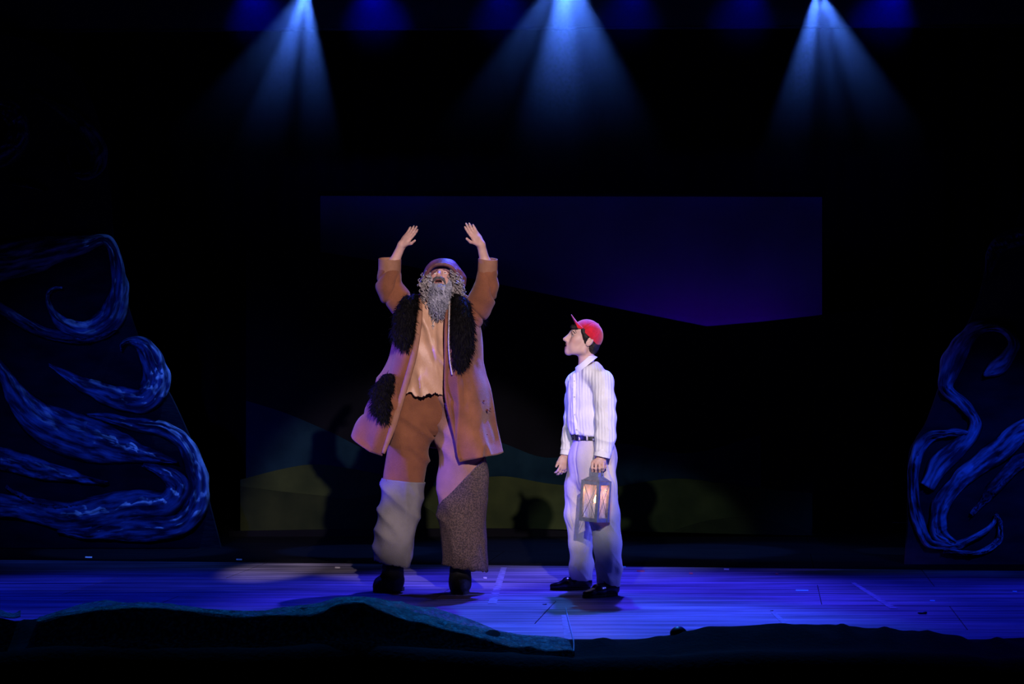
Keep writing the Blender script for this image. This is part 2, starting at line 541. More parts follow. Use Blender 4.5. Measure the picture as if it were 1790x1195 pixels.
# sky cloth with its batten and bottom hem
D = 19.7
sk = outline_flat('sky_drop', [(560, 341), (1437, 343), (1437, 960), (560, 960)], D, 0.012, M['sky_cloth'])
tag(sk, 'deep blue lit sky cloth hanging behind the black mountain outline', 'backdrop')
bt = Join().add(*tube_path([W(556, 338, D - 14), W(1441, 340, D - 14)], [0.022, 0.022], 8)).build('batten', M['black_cloth'], sk)

mt = outline_flat('mountain_flat', [(430, 436), (560, 440), (700, 462), (865, 495), (1050, 533), (1235, 570), (1330, 562), (1437, 550), (1560, 536),
                   (1560, floor_py(19.15)), (430, floor_py(19.15))], 19.15, 0.03, M['mountain'])
tag(mt, 'black mountain silhouette flat with a sloping ridge below the blue sky cloth', 'scenery flat')
fl = lambda Dd: floor_py(Dd)
h = outline_flat('hill_flat', smooth_line([(430, 700), (500, 722), (580, 756), (680, 800), (770, 782), (860, 770), (960, 800), (1080, 775), (1200, 792), (1330, 760)], 60)
                 + [(1330, fl(19.05)), (430, fl(19.05))], 19.05, 0.02, M['teal_hill'])
tag(h, 'dim teal painted hill flat, tallest of the low hills behind the actors', 'scenery flat', 'painted hill flats')
h = outline_flat('hill_flat', smooth_line([(420, 838), (500, 818), (560, 812), (660, 828), (760, 850), (870, 832), (960, 845), (1060, 852), (1180, 836), (1300, 850), (1420, 862)], 60)
                 + [(1420, fl(18.97)), (420, fl(18.97))], 18.97, 0.02, M['olive_hill'])
tag(h, 'dull olive painted hill flat just below the teal hill', 'scenery flat', 'painted hill flats')
h = outline_flat('hill_flat', smooth_line([(420, 850), (500, 860), (560, 866), (610, 872), (670, 864), (740, 885), (800, 930)], 50)
                 + [(800, fl(18.89)), (420, fl(18.89))], 18.89, 0.02, M['moss_hill'])
tag(h, 'dark moss green painted hill flat behind the bearded man legs', 'scenery flat', 'painted hill flats')
h = outline_flat('hill_flat', smooth_line([(1140, 958), (1165, 936), (1200, 920), (1250, 908), (1320, 905), (1400, 925), (1450, 950)], 50)
                 + [(1450, fl(18.89)), (1140, fl(18.89))], 18.89, 0.02, M['moss_hill'])
tag(h, 'low dark moss green hill flat to the right of the lantern bearer', 'scenery flat', 'painted hill flats')
g = outline_flat('ground_board', smooth_line([(400, 928), (700, 924), (1000, 926), (1250, 948), (1480, 944)], 30)
                 + [(1480, fl(18.8)), (400, fl(18.8))], 18.8, 0.03, M['mountain'])
tag(g, 'long low black board standing along the foot of the hills', 'scenery flat')

# ------------------------------------------------------------------ the two tall side flats with gauze swirls
def swirl(name, pts, D, mat, parent, seed, n=150, nc=17, proud=0.05, slope=0.0):
    """crumpled gauze strip glued along a curve on a flat; pts are (px, py, width px)"""
    C = catmull(np.array(pts, float), n)
    T = np.gradient(C[:, :2], axis=0); T /= np.linalg.norm(T, axis=1)[:, None] + 1e-9
    Nn = np.stack([-T[:, 1], T[:, 0]], 1)
    ctr = []
    for i in range(n):
        for k in range(nc):
            a = k / (nc - 1) * 2 - 1
            q = C[i, :2] + Nn[i] * a * max(C[i, 2], 2) / 2
            hgt = proud * math.sqrt(max(0, 1 - a * a)) * min(1, C[i, 2] / 30)
            ctr.append((q[0], q[1], hgt, a, i))
    ctr = np.array(ctr)
    P3 = np.stack([ctr[:, 0] * 0.01, ctr[:, 1] * 0.01, ctr[:, 3] + seed], 1)
    fold = np.stack([ctr[:, 4] * 0.07 + seed * 3.1, ctr[:, 3] * 2.2 + 0.3 * np.sin(ctr[:, 4] * 0.15), np.full(len(ctr), seed)], 1)
    rel = (ridge(fold, (0.6, 1.6, 1), seed) ** 2) * 0.04 + (ridge(fold, (1.3, 3.6, 1), seed + 3) ** 2) * 0.03 + (vnoise(P3, (9, 9, 1), seed) - 0.5) * 0.03
    edge = 1 - np.abs(ctr[:, 3]) ** 3
    wob = (vnoise(P3, (4, 4, 1), seed + 5) - 0.5) * 7
    V = []
    for j, (qx, qy, hg, a, i) in enumerate(ctr):
        dd = D
        for _ in range(3): dd = D + slope * ((qx - CX) / F_PX * dd)
        V.append(W(qx + wob[j] * a, qy + wob[j] * 0.6, dd - 14 - 0.012 - hg - rel[j] * (0.25 + edge[j])))
    Vv, Fc = shell(np.array(V), grid_faces(n, nc), 0.004)
    o = mesh_obj(name, Vv, Fc, mat, parent, True)
    seg = np.concatenate([[0], np.cumsum(np.linalg.norm(np.diff(C[:, :2], axis=0), axis=1))]) * D / F_PX
    fl_ = np.stack([seg[ctr[:, 4].astype(int)], ctr[:, 3] * C[ctr[:, 4].astype(int), 2] / 2 * D / F_PX, np.full(len(ctr), seed * 3.7)], 1)
    fl_ = np.concatenate([fl_, fl_]).astype(np.float32)
    o.data.attributes.new('flow', 'FLOAT_VECTOR', 'POINT').data.foreach_set('vector', fl_.ravel())
    return o

DL = 17.6
lf = outline_flat('rock_flat', smooth_line([(-120, 66), (0, 62), (60, 74), (115, 108), (150, 155), (176, 230), (190, 320), (198, 420), (214, 500), (240, 585),
                   (276, 650), (312, 720), (345, 800), (366, 880), (386, floor_py(DL))], 60) + [(-160, floor_py(DL)), (-160, 66)], DL, 0.06, M['rock_flat'])
tag(lf, 'tall dark rock flat on the left covered in swirling blue gauze', 'scenery flat')
LS = [
 ([(-60, 165, 30), (5, 185, 40), (35, 220, 42), (15, 260, 50), (-50, 285, 40)], 'd'),
 ([(60, 165, 8), (110, 192, 20), (150, 230, 30), (172, 268, 36), (162, 298, 26), (138, 305, 18), (119, 290, 9), (113, 268, 5)], 'd'),
 ([(20, 320, 4), (50, 325, 9), (85, 334, 4)], 'd'),
 ([(-60, 460, 70), (20, 454, 68), (80, 440, 56), (140, 428, 34), (185, 420, 20), (203, 455, 26), (207, 505, 34), (192, 555, 50), (150, 578, 42), (110, 564, 24), (86, 538, 13), (82, 515, 9), (95, 504, 7), (109, 503, 5)], 'g'),
 ([(-60, 510, 14), (10, 545, 22), (75, 580, 20), (150, 592, 16), (205, 575, 8)], 'd'),
 ([(212, 614, 4), (214, 602, 9), (230, 596, 15), (252, 606, 32), (268, 640, 46), (272, 672, 56), (250, 700, 44), (205, 694, 42), (155, 676, 30), (115, 655, 16), (86, 638, 4)], 'g'),
 ([(-60, 600, 20), (0, 645, 26), (28, 690, 42), (70, 735, 66), (125, 760, 80), (180, 775, 70), (230, 788, 46), (275, 800, 22), (310, 808, 4)], 'g'),
 ([(152, 724, 4), (190, 730, 18), (240, 742, 24), (290, 752, 30), (322, 775, 30), (340, 812, 32), (348, 850, 38), (338, 890, 44), (310, 918, 44), (260, 922, 50), (200, 925, 40), (150, 932, 24), (100, 928, 8)], 'g'),
 ([(250, 812, 8), (285, 825, 26), (312, 850, 44), (290, 880, 50), (235, 882, 60), (180, 892, 60), (120, 902, 50), (50, 890, 44), (-50, 878, 50)], 'g'),
 ([(-60, 790, 40), (0, 800, 42), (60, 818, 36), (120, 831, 24), (188, 843, 5)], 'g'),
 ([(10, 850, 8), (40, 868, 12), (90, 884, 9), (150, 880, 4)], 'g'),
]
for i, (pts, kd) in enumerate(LS):
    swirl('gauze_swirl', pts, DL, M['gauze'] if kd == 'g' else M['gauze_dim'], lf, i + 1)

DR = 16.1
rf = outline_flat('rock_flat', smooth_line([(1583, floor_py(DR)), (1588, 900), (1590, 800), (1604, 765), (1622, 735), (1646, 668), (1666, 612), (1696, 560), (1716, 508), (1727, 456), (1746, 420),
                   (1770, 404), (1786, 370), (1800, 320), (1880, 250)], 60) + [(2000, 250), (2000, floor_py(DR))], DR, 0.06, M['rock_flat'])
tag(rf, 'dark rock flat at the right edge with one big blue gauze curl', 'scenery flat')
RS = [
 ([(1724, 492, 8), (1734, 445, 26), (1758, 420, 30), (1800, 410, 30), (1880, 400, 20)], 'd'),
 ([(1720, 655, 6), (1735, 645, 24), (1760, 628, 30), (1772, 600, 20), (1755, 575, 14), (1718, 570, 22), (1684, 596, 34), (1662, 642, 40), (1655, 678, 26), (1682, 703, 22), (1704, 732, 22), (1700, 758, 24), (1672, 785, 34), (1640, 815, 40), (1622, 850, 30)], 'g'),
 ([(1700, 757, 8), (1660, 756, 16), (1620, 768, 22), (1600, 808, 22), (1597, 862, 22), (1608, 915, 20), (1626, 950, 18), (1668, 953, 14), (1710, 936, 13), (1735, 918, 12), (1743, 898, 8)], 'g'),
 ([(1830, 735, 36), (1785, 752, 40), (1750, 785, 44), (1710, 812, 38), (1672, 845, 34), (1645, 885, 34), (1640, 930, 30), (1670, 950, 10)], 'g'),
 ([(1740, 898, 6), (1750, 915, 9), (1745, 945, 12), (1710, 965, 12), (1650, 962, 8)], 'g'),
 ([(1830, 790, 20), (1780, 810, 26), (1740, 850, 26), (1715, 880, 14), (1700, 900, 5)], 'd'),
]
for i, (pts, kd) in enumerate(RS):
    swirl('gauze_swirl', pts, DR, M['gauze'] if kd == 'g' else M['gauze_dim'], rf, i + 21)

# ------------------------------------------------------------------ ground row along the stage front: dark draped mound with a gauze cover
DM = 11.0
edge = [(-80, 1072), (0, 1080), (40, 1090), (90, 1077), (150, 1066), (205, 1061), (260, 1064), (330, 1066), (400, 1072), (440, 1078), (500, 1072), (560, 1062), (600, 1051), (640, 1052),
        (690, 1066), (740, 1076), (800, 1090), (850, 1102), (910, 1113), (976, 1117), (1002, 1123), (1043, 1118), (1085, 1121), (1160, 1113), (1180, 1108), (1240, 1099), (1330, 1095), (1400, 1093),
        (1480, 1095), (1560, 1100), (1640, 1108), (1672, 1114), (1700, 1123), (1740, 1118), (1790, 1117), (1870, 1112)]
xs_e = np.array([W(p[0], 0, DM - 14)[0] for p in edge]); zs_e = np.array([W(p[0], p[1], DM - 14)[2] for p in edge])
NX = 420
xs = np.linspace(-3.1, 3.1, NX)
zr = np.interp(xs, xs_e, zs_e)
prof = [(0.55, 0.0, -0.004), (0.34, 0.05, 0), (0.2, 0.35, 0), (0.09, 0.8, 0), (0.0, 1.0, 0), (-0.09, 0.93, 0), (-0.2, 0.7, 0), (-0.33, 0.45, 0), (-0.5, 0.3, 0.006), (-0.62, 0.1, -0.12), (-0.66, 0.0, -0.35), (-0.67, 0.0, -0.9)]
prof = catmull(np.array(prof), 46)
V = []
for o_, f_, d_ in prof:
    V.append(np.stack([xs, np.full(NX, DM + o_), zr * f_ + d_], 1))
V = np.concatenate(V)
wt = np.repeat(np.clip(np.array([p[1] for p in prof]), 0, 1), NX)
side = np.repeat(np.array([0.0 if p[0] > -0.03 else 1.0 for p in prof]), NX)
V[:, 2] += (ridge(V, (5, 3, 0.01), 3) - 0.5) * 0.03 * wt * side + (vnoise(V, (16, 12, 0.01), 9) - 0.6) * 0.012 * wt
V[:, 2] = np.where(V[:, 1] > DM + 0.30, np.maximum(V[:, 2], 0.001), V[:, 2])
M['mound'] = material('black_velour', (0.010, 0.011, 0.012), 0.95, scale=6, bump=0.5, bump_scale=40, spec=0.05)
Vs, Fs = shell(V, grid_faces(len(prof), NX), 0.006)
md = mesh_obj('ground_row', Vs, Fs, M['mound'], None, True, (0, DM, 0))
tag(md, 'black draped rocky ground row running along the front edge of the stage', 'ground row')

def gauze_sheer():
    m = material('sheer_teal_gauze', (0.10, 0.36, 0.36), 0.7, (0.012, 0.05, 0.06), scale=24, stretch=(1, 1, 1), bump=0.8, bump_scale=120, detail=8, lo=0.4, hi=0.72)
    nt = m.node_tree; N = nt.nodes; L = nt.links
    out = N['Material Output']; b = N['Principled BSDF']
    tr = N.new('ShaderNodeBsdfTransparent'); mx = N.new('ShaderNodeMixShader')
    tc = N.new('ShaderNodeTexCoord'); nz = N.new('ShaderNodeTexNoise'); nz.inputs['Scale'].default_value = 55; nz.inputs['Detail'].default_value = 4
    L.new(tc.outputs['Object'], nz.inputs['Vector'])
    mr = N.new('ShaderNodeMapRange'); mr.inputs[1].default_value = 0.35; mr.inputs[2].default_value = 0.65; mr.inputs[3].default_value = 0.25; mr.inputs[4].default_value = 0.9
    L.new(nz.outputs[0], mr.inputs[0]); L.new(mr.outputs[0], mx.inputs[0])
    L.new(tr.outputs[0], mx.inputs[1]); L.new(b.outputs[0], mx.inputs[2]); L.new(mx.outputs[0], out.inputs[0])
    return m
M['sheer'] = gauze_sheer()
def sheer(name, lower_edge, upper_edge, label, seed):
    """gauze cloth thrown over the ridge: upper edge hangs down the far side, lower edge lies on the near slope"""
    n, nc = 320, 14
    up = catmull(np.array(upper_edge, float), n); lo = catmull(np.array(lower_edge, float), n)
    rows = []
    for k in range(nc):
        t = k / (nc - 1)
        dd = 0.10 - 0.42 * t                       # far side to near slope
        q = up * (1 - t) + lo * t
        rows.append(np.array([W(a, b, DM - 14 + dd) for a, b in q]))
    V = np.concatenate(rows)
    V[:, 2] += (ridge(V, (6, 8, 0.01), seed) - 0.5) * 0.022
    # never below the mound
    zi = np.interp(V[:, 0], xs, zr)
    po = np.array([p[0] for p in prof])[::-1]; pf = np.array([p[1] for p in prof])[::-1]
    V[:, 2] = np.maximum(V[:, 2], zi * np.interp(V[:, 1] - DM, po, pf) + 0.010)
    Vs, Fs = shell(V, grid_faces(nc, n), 0.003)
    o = mesh_obj(name, Vs, Fs, M['sheer'], None, True, (V[:, 0].mean(), DM, 0))
    tag(o, label, 'gauze', 'gauze cloths on the ground row')
sheer('gauze_cloth', [(60, 1090), (160, 1071), (270, 1067), (400, 1078), (500, 1078), (560, 1074), (593, 1058), (627, 1056), (660, 1068), (711, 1087), (778, 1099), (828, 1116), (895, 1130), (962, 1138), (1004, 1141)],
      [(75, 1076), (160, 1054), (270, 1055), (400, 1066), (500, 1064), (556, 1056), (590, 1046), (625, 1044), (660, 1046), (711, 1057), (765, 1067), (811, 1081), (862, 1100), (915, 1114), (990, 1126)],
      'long sheer teal gauze draped over the left half of the ground row', 4)
sheer('gauze_cloth', [(-20, 1074), (0, 1080), (14, 1083), (26, 1083), (36, 1080)],
      [(-20, 1062), (0, 1067), (14, 1073), (26, 1074), (36, 1070)],
      'small crumpled pale gauze scrap at the far left front corner', 8)

# cable running down the stage and over the ground row
M['pale_cable'] = material('pale_cable', (0.35, 0.5, 0.6), 0.5, scale=10)
cp = [(989, 1064), (992, 1078), (996, 1094), (1000, 1110), (1002, 1120)]
pts = [np.array([*W(px, py, HY * 0 + F_PX * CAM_H / (py - HY) - 14)[:2], 0.006]) for px, py in cp]
zi = lambda X, off: float(np.interp(X, xs, zr)) * float(np.interp(off, po_, pf_))
po_ = np.array([p[0] for p in prof])[::-1]; pf_ = np.array([p[1] for p in prof])[::-1]
for px, py, dd in ((1002, 1122, 0.12), (1002.5, 1124, 0.0), (1003, 1131, -0.14), (1003, 1139, -0.28)):
    p = W(px, py, DM - 14 + dd); p[2] = max(zi(p[0], dd) + 0.014, 0.006); pts.append(p)
cv = Join().add(*tube_path(catmull(np.array(pts), 50), 0.0035, 6))
tag(cv.build('cable', M['pale_cable'], origin=pts[4]), 'thin pale cable running down the stage and over the ground row', 'cable')

# little dark dome with a pale top on the ridge, purpose unknown
dc = W(1186, 1106, DM - 14)
dr = empty('dome_fixture', dc - np.array([0, 0, 0.03]))
tag(dr, 'little black dome with a pale cap on the ground row ridge', 'lamp')
M['black_metal'] = material('black_metal', (0.01, 0.01, 0.012), 0.4, scale=30, spec=0.4)
M['pale_cap'] = material('pale_cap', (0.6, 0.75, 0.8), 0.5, scale=30)
f = Field(dc - 0.08, dc + 0.08, 0.003).ell(dc, (0.042, 0.042, 0.024), k=0.005).cone(dc + np.array([0, 0, -0.04]), dc, 0.034, 0.034)
mesh_obj('housing', *f.mesh(), M['black_metal'], dr)
f = Field(dc - 0.08, dc + 0.08, 0.002).ell(dc + np.array([0, 0.004, 0.016]), (0.02, 0.02, 0.016), k=0.004)
mesh_obj('cap', *f.mesh(), M['pale_cap'], dr)

# tape lines and spike marks on the floor
def on_floor(px, py, z=0.0015): 
    D = F_PX * CAM_H / (py - HY)
    p = W(px, py, D - 14); p[2] = z
    return p
M['grey_tape'] = material('worn_grey_tape', (0.30, 0.30, 0.34), 0.6, (0.12, 0.12, 0.15), scale=18, lo=0.3, hi=0.6)
def tape(name, quad, mat, label, group):
    P = [on_floor(*q) for q in quad]
    Q = [p + np.array([0, 0, 0.0015]) for p in P]
    o = mesh_obj(name, np.array(P + Q), [(3, 2, 1, 0), (4, 5, 6, 7), (0, 1, 5, 4), (1, 2, 6, 5), (2, 3, 7, 6), (3, 0, 4, 7)], mat, None, False, np.mean(P, 0))
    tag(o, label, 'tape', group)
tape('tape_strip', [(981, 1075), (989, 1075), (1000, 1119), (987, 1119)], M['grey_tape'], 'broad worn tape strip running to the front beside the cable', 'tape strips on the stage')
tape('tape_strip', [(876, 992), (886, 992), (868, 1055), (853, 1055)], M['grey_tape'], 'faint slanting tape strip between the two actors', 'tape strips on the stage')
tape('tape_strip', [(1346, 1069), (1353, 1069), (1388, 1097), (1374, 1097)], M['grey_tape'], 'short slanting tape strip meeting the ground row on the right', 'tape strips on the stage')
tape('tape_strip', [(1486, 1018), (1494, 1018), (1570, 1064), (1556, 1064)], M['grey_tape'], 'long faint slanting tape strip near the cyan marks', 'tape strips on the stage')
def mk(c): 
    k = 'mark_%d_%d_%d' % tuple(int(x * 100) for x in c)
    if k not in M: M[k] = material(k, c, 0.5, scale=20)
    return M[k]
CY, RD, WH = (0.25, 0.9, 0.8), (0.7, 0.12, 0.1), (0.8, 0.75, 0.7)
for px, py, w_, c, lb in [(1402, 1032, 22, CY, 'cyan tape mark, longest of the marks on the right floor'), (1630, 1050, 9, CY, 'cyan tape mark below the right rock flat'),
                          (1774, 1034, 8, CY, 'cyan tape mark at the far right edge'), (155, 974, 12, WH, 'pale tape mark below the left rock flat'),
                          (418, 978, 10, WH, 'pale tape mark beyond the light patch on the left'), (1208, 1002, 6, RD, 'red tape mark behind the lantern bearer on the right'),
                          (1120, 998, 14, RD, 'long red tape mark just right of the lantern bearer'), (1090, 991, 8, CY, 'small cyan tape mark beside the lantern bearer leg'),
                          (590, 992, 9, WH, 'pale tape mark just left of the bearded man boots'), (848, 1010, 6, WH, 'tiny pale tape mark right of the bearded man'),
                          (1358, 1003, 5, RD, 'red tape mark furthest back on the right'), (1270, 995, 9, WH, 'dim pale tape mark furthest back on the right')]:
    tape('tape_mark', [(px - w_ / 2, py - 1.3), (px + w_ / 2, py - 1.0), (px + w_ / 2, py + 1.3), (px - w_ / 2, py + 1.0)], mk(c), lb, 'spike marks on the stage')
for px, py, w_, lb in [(952, 1057, 8, 'small black scrap on the floor left of the lantern bearer'), (1612, 1073, 17, 'flat black scrap on the floor at right front'), (1349, 1068, 6, 'tiny black scrap at the end of a tape strip')]:
    c = on_floor(px, py)
    s = w_ / F_PX * c[1] / 2
    f = Field(c - s * 1.6, c + s * 1.6, s / 9).ell(c + np.array([0, 0, s * 0.2]), (s, s * 0.45, s * 0.22), k=0.001).ell(c + np.array([s * 0.6, 0, s * 0.3]), (s * 0.4, s * 0.4, s * 0.25), k=s * 0.2)
    f.half(c, (0, 0, -1))
    tag(mesh_obj('scrap', *f.mesh(), M['black_metal'], None, True, c), lb, 'scrap', 'scraps on the floor')

# ------------------------------------------------------------------ people: shared builders
def skin_material(name):
    m = bpy.data.materials.new(name); m.use_nodes = True
    N = m.node_tree.nodes; L = m.node_tree.links; b = N['Principled BSDF']
    at = N.new('ShaderNodeAttribute'); at.attribute_name = 'tint'
    L.new(at.outputs['Color'], b.inputs['Base Color'])
    b.inputs['Roughness'].default_value = 0.5; b.inputs['Specular IOR Level'].default_value = 0.35
    b.inputs['Subsurface Weight'].default_value = 0.12; b.inputs['Subsurface Radius'].default_value = (0.012, 0.005, 0.003)
    b.inputs['Subsurface Scale'].default_value = 1.0
    return m
M['skin'] = skin_material('skin')

def set_tint(o, cols):
    at = o.data.color_attributes.new('tint', 'FLOAT_COLOR', 'POINT')
    c = np.concatenate([cols, np.ones((len(cols), 1))], 1).astype(np.float32)
    at.data.foreach_set('color', c.ravel())

def frame(fwd, up):
    f = np.asarray(fwd, float); f /= np.linalg.norm(f)
    u = np.asarray(up, float); u = u - f * (u @ f); u /= np.linalg.norm(u)
    l = np.cross(u, f)
    return np.stack([f, l, u], 1)              # columns: forward, left, up

def head(F, o, R, s, mouth_open=0.0):
    T = lambda x, y, z: o + R @ (np.array([x, y, z]) * s)
    E = lambda c, r, k=0.02, cut=False, R2=None: F.ell(T(*c), np.array(r) * s, R if R2 is None else R @ R2, k * s, cut)
    C = lambda a, b, r0, r1, k=0.02, cut=False: F.cone(T(*a), T(*b), r0 * s, r1 * s, k * s, cut)
    E((-0.004, 0, 0.036), (0.084, 0.070, 0.068))
    E((0.042, 0, 0.045), (0.046, 0.058, 0.05), 0.03)
    E((0.034, 0, -0.026), (0.056, 0.056, 0.072), 0.03)
    for q in (1, -1):
        C((-0.008, q * 0.049, -0.030), (0.002, q * 0.047, -0.062), 0.017, 0.013, 0.03)
        C((0.002, q * 0.047, -0.062), (0.076, q * 0.014, -0.095), 0.013, 0.013, 0.03)
        E((0.054, q * 0.042, -0.014), (0.026, 0.018, 0.02), 0.025)
        E((0.062, q * 0.026, -0.055), (0.022, 0.022, 0.028), 0.03)
    E((0.081, 0, -0.094), (0.016, 0.019, 0.015), 0.022)
    C((0.084, -0.034, 0.023), (0.084, 0.034, 0.023), 0.010, 0.010, 0.02)
    E((0.092, 0, -0.062), (0.012, 0.024, 0.02), 0.02)
    for q in (1, -1):
        E((0.093, q * 0.031, 0.006), (0.019, 0.017, 0.0115), 0.014, True)
    C((0.090, 0, 0.018), (0.116, 0, -0.024), 0.008, 0.0105, 0.014)
    C((0.086, 0, 0.010), (0.096, 0, -0.032), 0.012, 0.015, 0.012)
    E((0.117, 0, -0.028), (0.012, 0.0115, 0.010), 0.008)
    for q in (1, -1):
        E((0.103, q * 0.011, -0.033), (0.011, 0.0085, 0.0075), 0.007)
        E((0.073, q * 0.031, 0.013), (0.016, 0.017, 0.0085), 0.006)                # upper lid
        E((0.071, q * 0.031, -0.004), (0.015, 0.016, 0.007), 0.006)               # lower lid
    C((0.097, -0.011, -0.055), (0.097, 0.011, -0.055), 0.0065, 0.0065, 0.01)      # upper lip
    C((0.094, -0.010, -0.071 - 0.6 * mouth_open), (0.094, 0.010, -0.071 - 0.6 * mouth_open), 0.0075, 0.0075, 0.01)
    E((0.104, 0, -0.063 - 0.3 * mouth_open), (0.018, 0.02, 0.0022 + 0.45 * mouth_open), 0.004, True)
    Ra = np.array([[0.94, 0, -0.34], [0, 1, 0], [0.34, 0, 0.94]])
    for q in (1, -1):
        E((-0.022, q * 0.076, -0.004), (0.019, 0.008, 0.032), 0.008, False, Ra)
        E((-0.016, q * 0.085, 0.002), (0.012, 0.009, 0.021), 0.003, True, Ra)
    return T

def head_tint(V, T, R, o, s, base, lips, shade=None):
    L = (V - o) @ R / s
    c = np.tile(np.array(base, float), (len(V), 1))
    c *= (0.93 + 0.14 * vnoise(V, (40, 40, 40), 2))[:, None]
    near = np.linalg.norm(L, axis=1) < 0.2
    lip = near & (np.abs(L[:, 1]) < 0.021) & (L[:, 0] > 0.088) & (L[:, 2] < -0.048) & (L[:, 2] > -0.080)
    c[lip] = lips
    ch = np.exp(-(((L[:, 0] - 0.065) / 0.03) ** 2 + ((np.abs(L[:, 1]) - 0.042) / 0.02) ** 2 + ((L[:, 2] + 0.022) / 0.022) ** 2))
    c[:, 1:] *= (1 - 0.2 * ch)[:, None]
    return c, L

def hand(F, w, X, thumb, palm_sign=1, s=1.0, curl=(0.15, 0.2, 0.15), thumb_out=1.0, k=0.006, spread=1.0):
    X = np.asarray(X, float); X /= np.linalg.norm(X)
    Y = np.asarray(thumb, float); Y = Y - X * (Y @ X); Y /= np.linalg.norm(Y)
    Z = np.cross(X, Y) * palm_sign                     # palm faces along Z
    T = lambda a, b, c: np.asarray(w) + (X * a + Y * b + Z * c) * s
    Rm = np.stack([X, Y, Z], 1)
    F.ell(T(0.048, 0.0, 0.0), np.array([0.055, 0.040, 0.0145]) * s, Rm, 0.012)
    F.cone(T(0.0, 0.0, 0), T(0.04, 0, 0), 0.024 * s, 0.02 * s, 0.02)
    F.ell(T(0.035, 0.026, 0.008), np.array([0.034, 0.017, 0.015]) * s, Rm, 0.012)   # thumb ball
    for y, ln, r in ((0.0305, 0.072, 0.0088), (0.0105, 0.080, 0.0090), (-0.0095, 0.074, 0.0086), (-0.0285, 0.058, 0.0076)):
        ang = 0.0
        p = T(0.086 - abs(y - 0.01) * 0.25, y, 0.0); q0 = p
        ysp = (y - 0.003) * 2.2 * spread
        for i, fr in enumerate((0.45, 0.30, 0.25)):
            ang += curl[i]
            d = X * math.cos(ang) + Z * math.sin(ang) + Y * ysp
            d /= np.linalg.norm(d)
            q = p + d * ln * fr * s
            F.cone(p, q, r * s * (1 - 0.08 * i), r * s * (1 - 0.08 * (i + 1)), k)
            p = q
    a = T(0.02, 0.028, 0.006); b = T(0.052, 0.028 + 0.026 * thumb_out, 0.014); c = T(0.084, 0.03 + 0.034 * thumb_out, 0.02)
    F.cone(a, b, 0.0125 * s, 0.0105 * s, 0.01); F.cone(b, c, 0.0102 * s, 0.0085 * s, 0.006)
    return F

def eyes(parent, T, R, s, mat_w, mat_i, look=(1, 0, 0)):
    for q in (1, -1):
        c = T(0.0725, q * 0.031, 0.0045)
        F = Field(c - 0.02, c + 0.02, 0.0016).ell(c, np.array([0.0125] * 3) * s, k=0.001)
        e_ = mesh_obj('eye', *F.mesh(), mat_w, parent)
        d = R @ np.array(look, float); d /= np.linalg.norm(d)
        F = Field(c - 0.02, c + 0.02, 0.0012).ell(c + d * 0.0085 * s, np.array([0.0058] * 3) * s, k=0.001)
        mesh_obj('iris', *F.mesh(), mat_i, parent)

M['eye_white'] = material('eye_white', (0.7, 0.68, 0.66), 0.25, scale=50, spec=0.5)
M['iris'] = material('dark_iris', (0.02, 0.015, 0.012), 0.2, scale=80, spec=0.5)

# ------------------------------------------------------------------ the young man with the lantern
B = 14.0
root = empty('person', (W(1030, 1037)[0], B, 0.0))
tag(root, 'person in red cap, white shirt and pale trousers, looking up and holding a lantern', 'person')
pitch = math.radians(15)
Rb = frame((-math.cos(pitch), -0.05, math.sin(pitch)), (math.sin(pitch), 0, math.cos(pitch)))
hs = 1.1
ho = W(1023, 594)
BF = Field((W(955, 0)[0], B - 0.42, -0.02), (W(1105, 0)[0], B + 0.42, 1.83), 0.0042)
bw = lambda px, py, dy=0.0: W(px, py, dy)
# torso and legs (slimmer than the clothes)
BF.chain([(bw(1027, 652), 0.07), (bw(1031, 690), 0.085), (bw(1034, 730), 0.085), (bw(1038, 775), 0.09)], 0.03, 1.0)
BF.chain([(bw(1037, 800, -0.05), 0.07), (bw(1056, 900, -0.1), 0.05), (bw(1063, 1000, -0.14), 0.034), (bw(1064, 1022, -0.15), 0.03)], 0.03)
BF.chain([(bw(1034, 800, 0.05), 0.07), (bw(1012, 900, 0.12), 0.05), (bw(1017, 1000, 0.19), 0.034), (bw(1019, 1016, 0.2), 0.028)], 0.03)
BF.chain([(bw(1064, 1022, -0.15), 0.03), (bw(1044, 1033, -0.22), 0.018)], 0.02)
BF.chain([(bw(1019, 1016, 0.2), 0.028), (bw(990, 1023, 0.21), 0.016)], 0.02)
# arms
BF.chain([(bw(1048, 664, -0.13), 0.045), (bw(1057, 725, -0.2), 0.038), (bw(1053, 796, -0.24), 0.028)], 0.03)
BF.chain([(bw(1010, 664, 0.13), 0.045), (bw(1002, 725, 0.17), 0.036), (bw(989, 792, 0.13), 0.027)], 0.03)
# neck
BF.cone(bw(1025, 606), bw(1025, 650), 0.048, 0.054, 0.02)
Tb = head(BF, ho, Rb, hs, 0.003)
# far hand hanging, relaxed
hand(BF, bw(988, 797, 0.13), (-0.16, -0.1, -1), (-0.8, -0.45, 0), 1, 0.92, (0.45, 0.5, 0.4), 0.55)
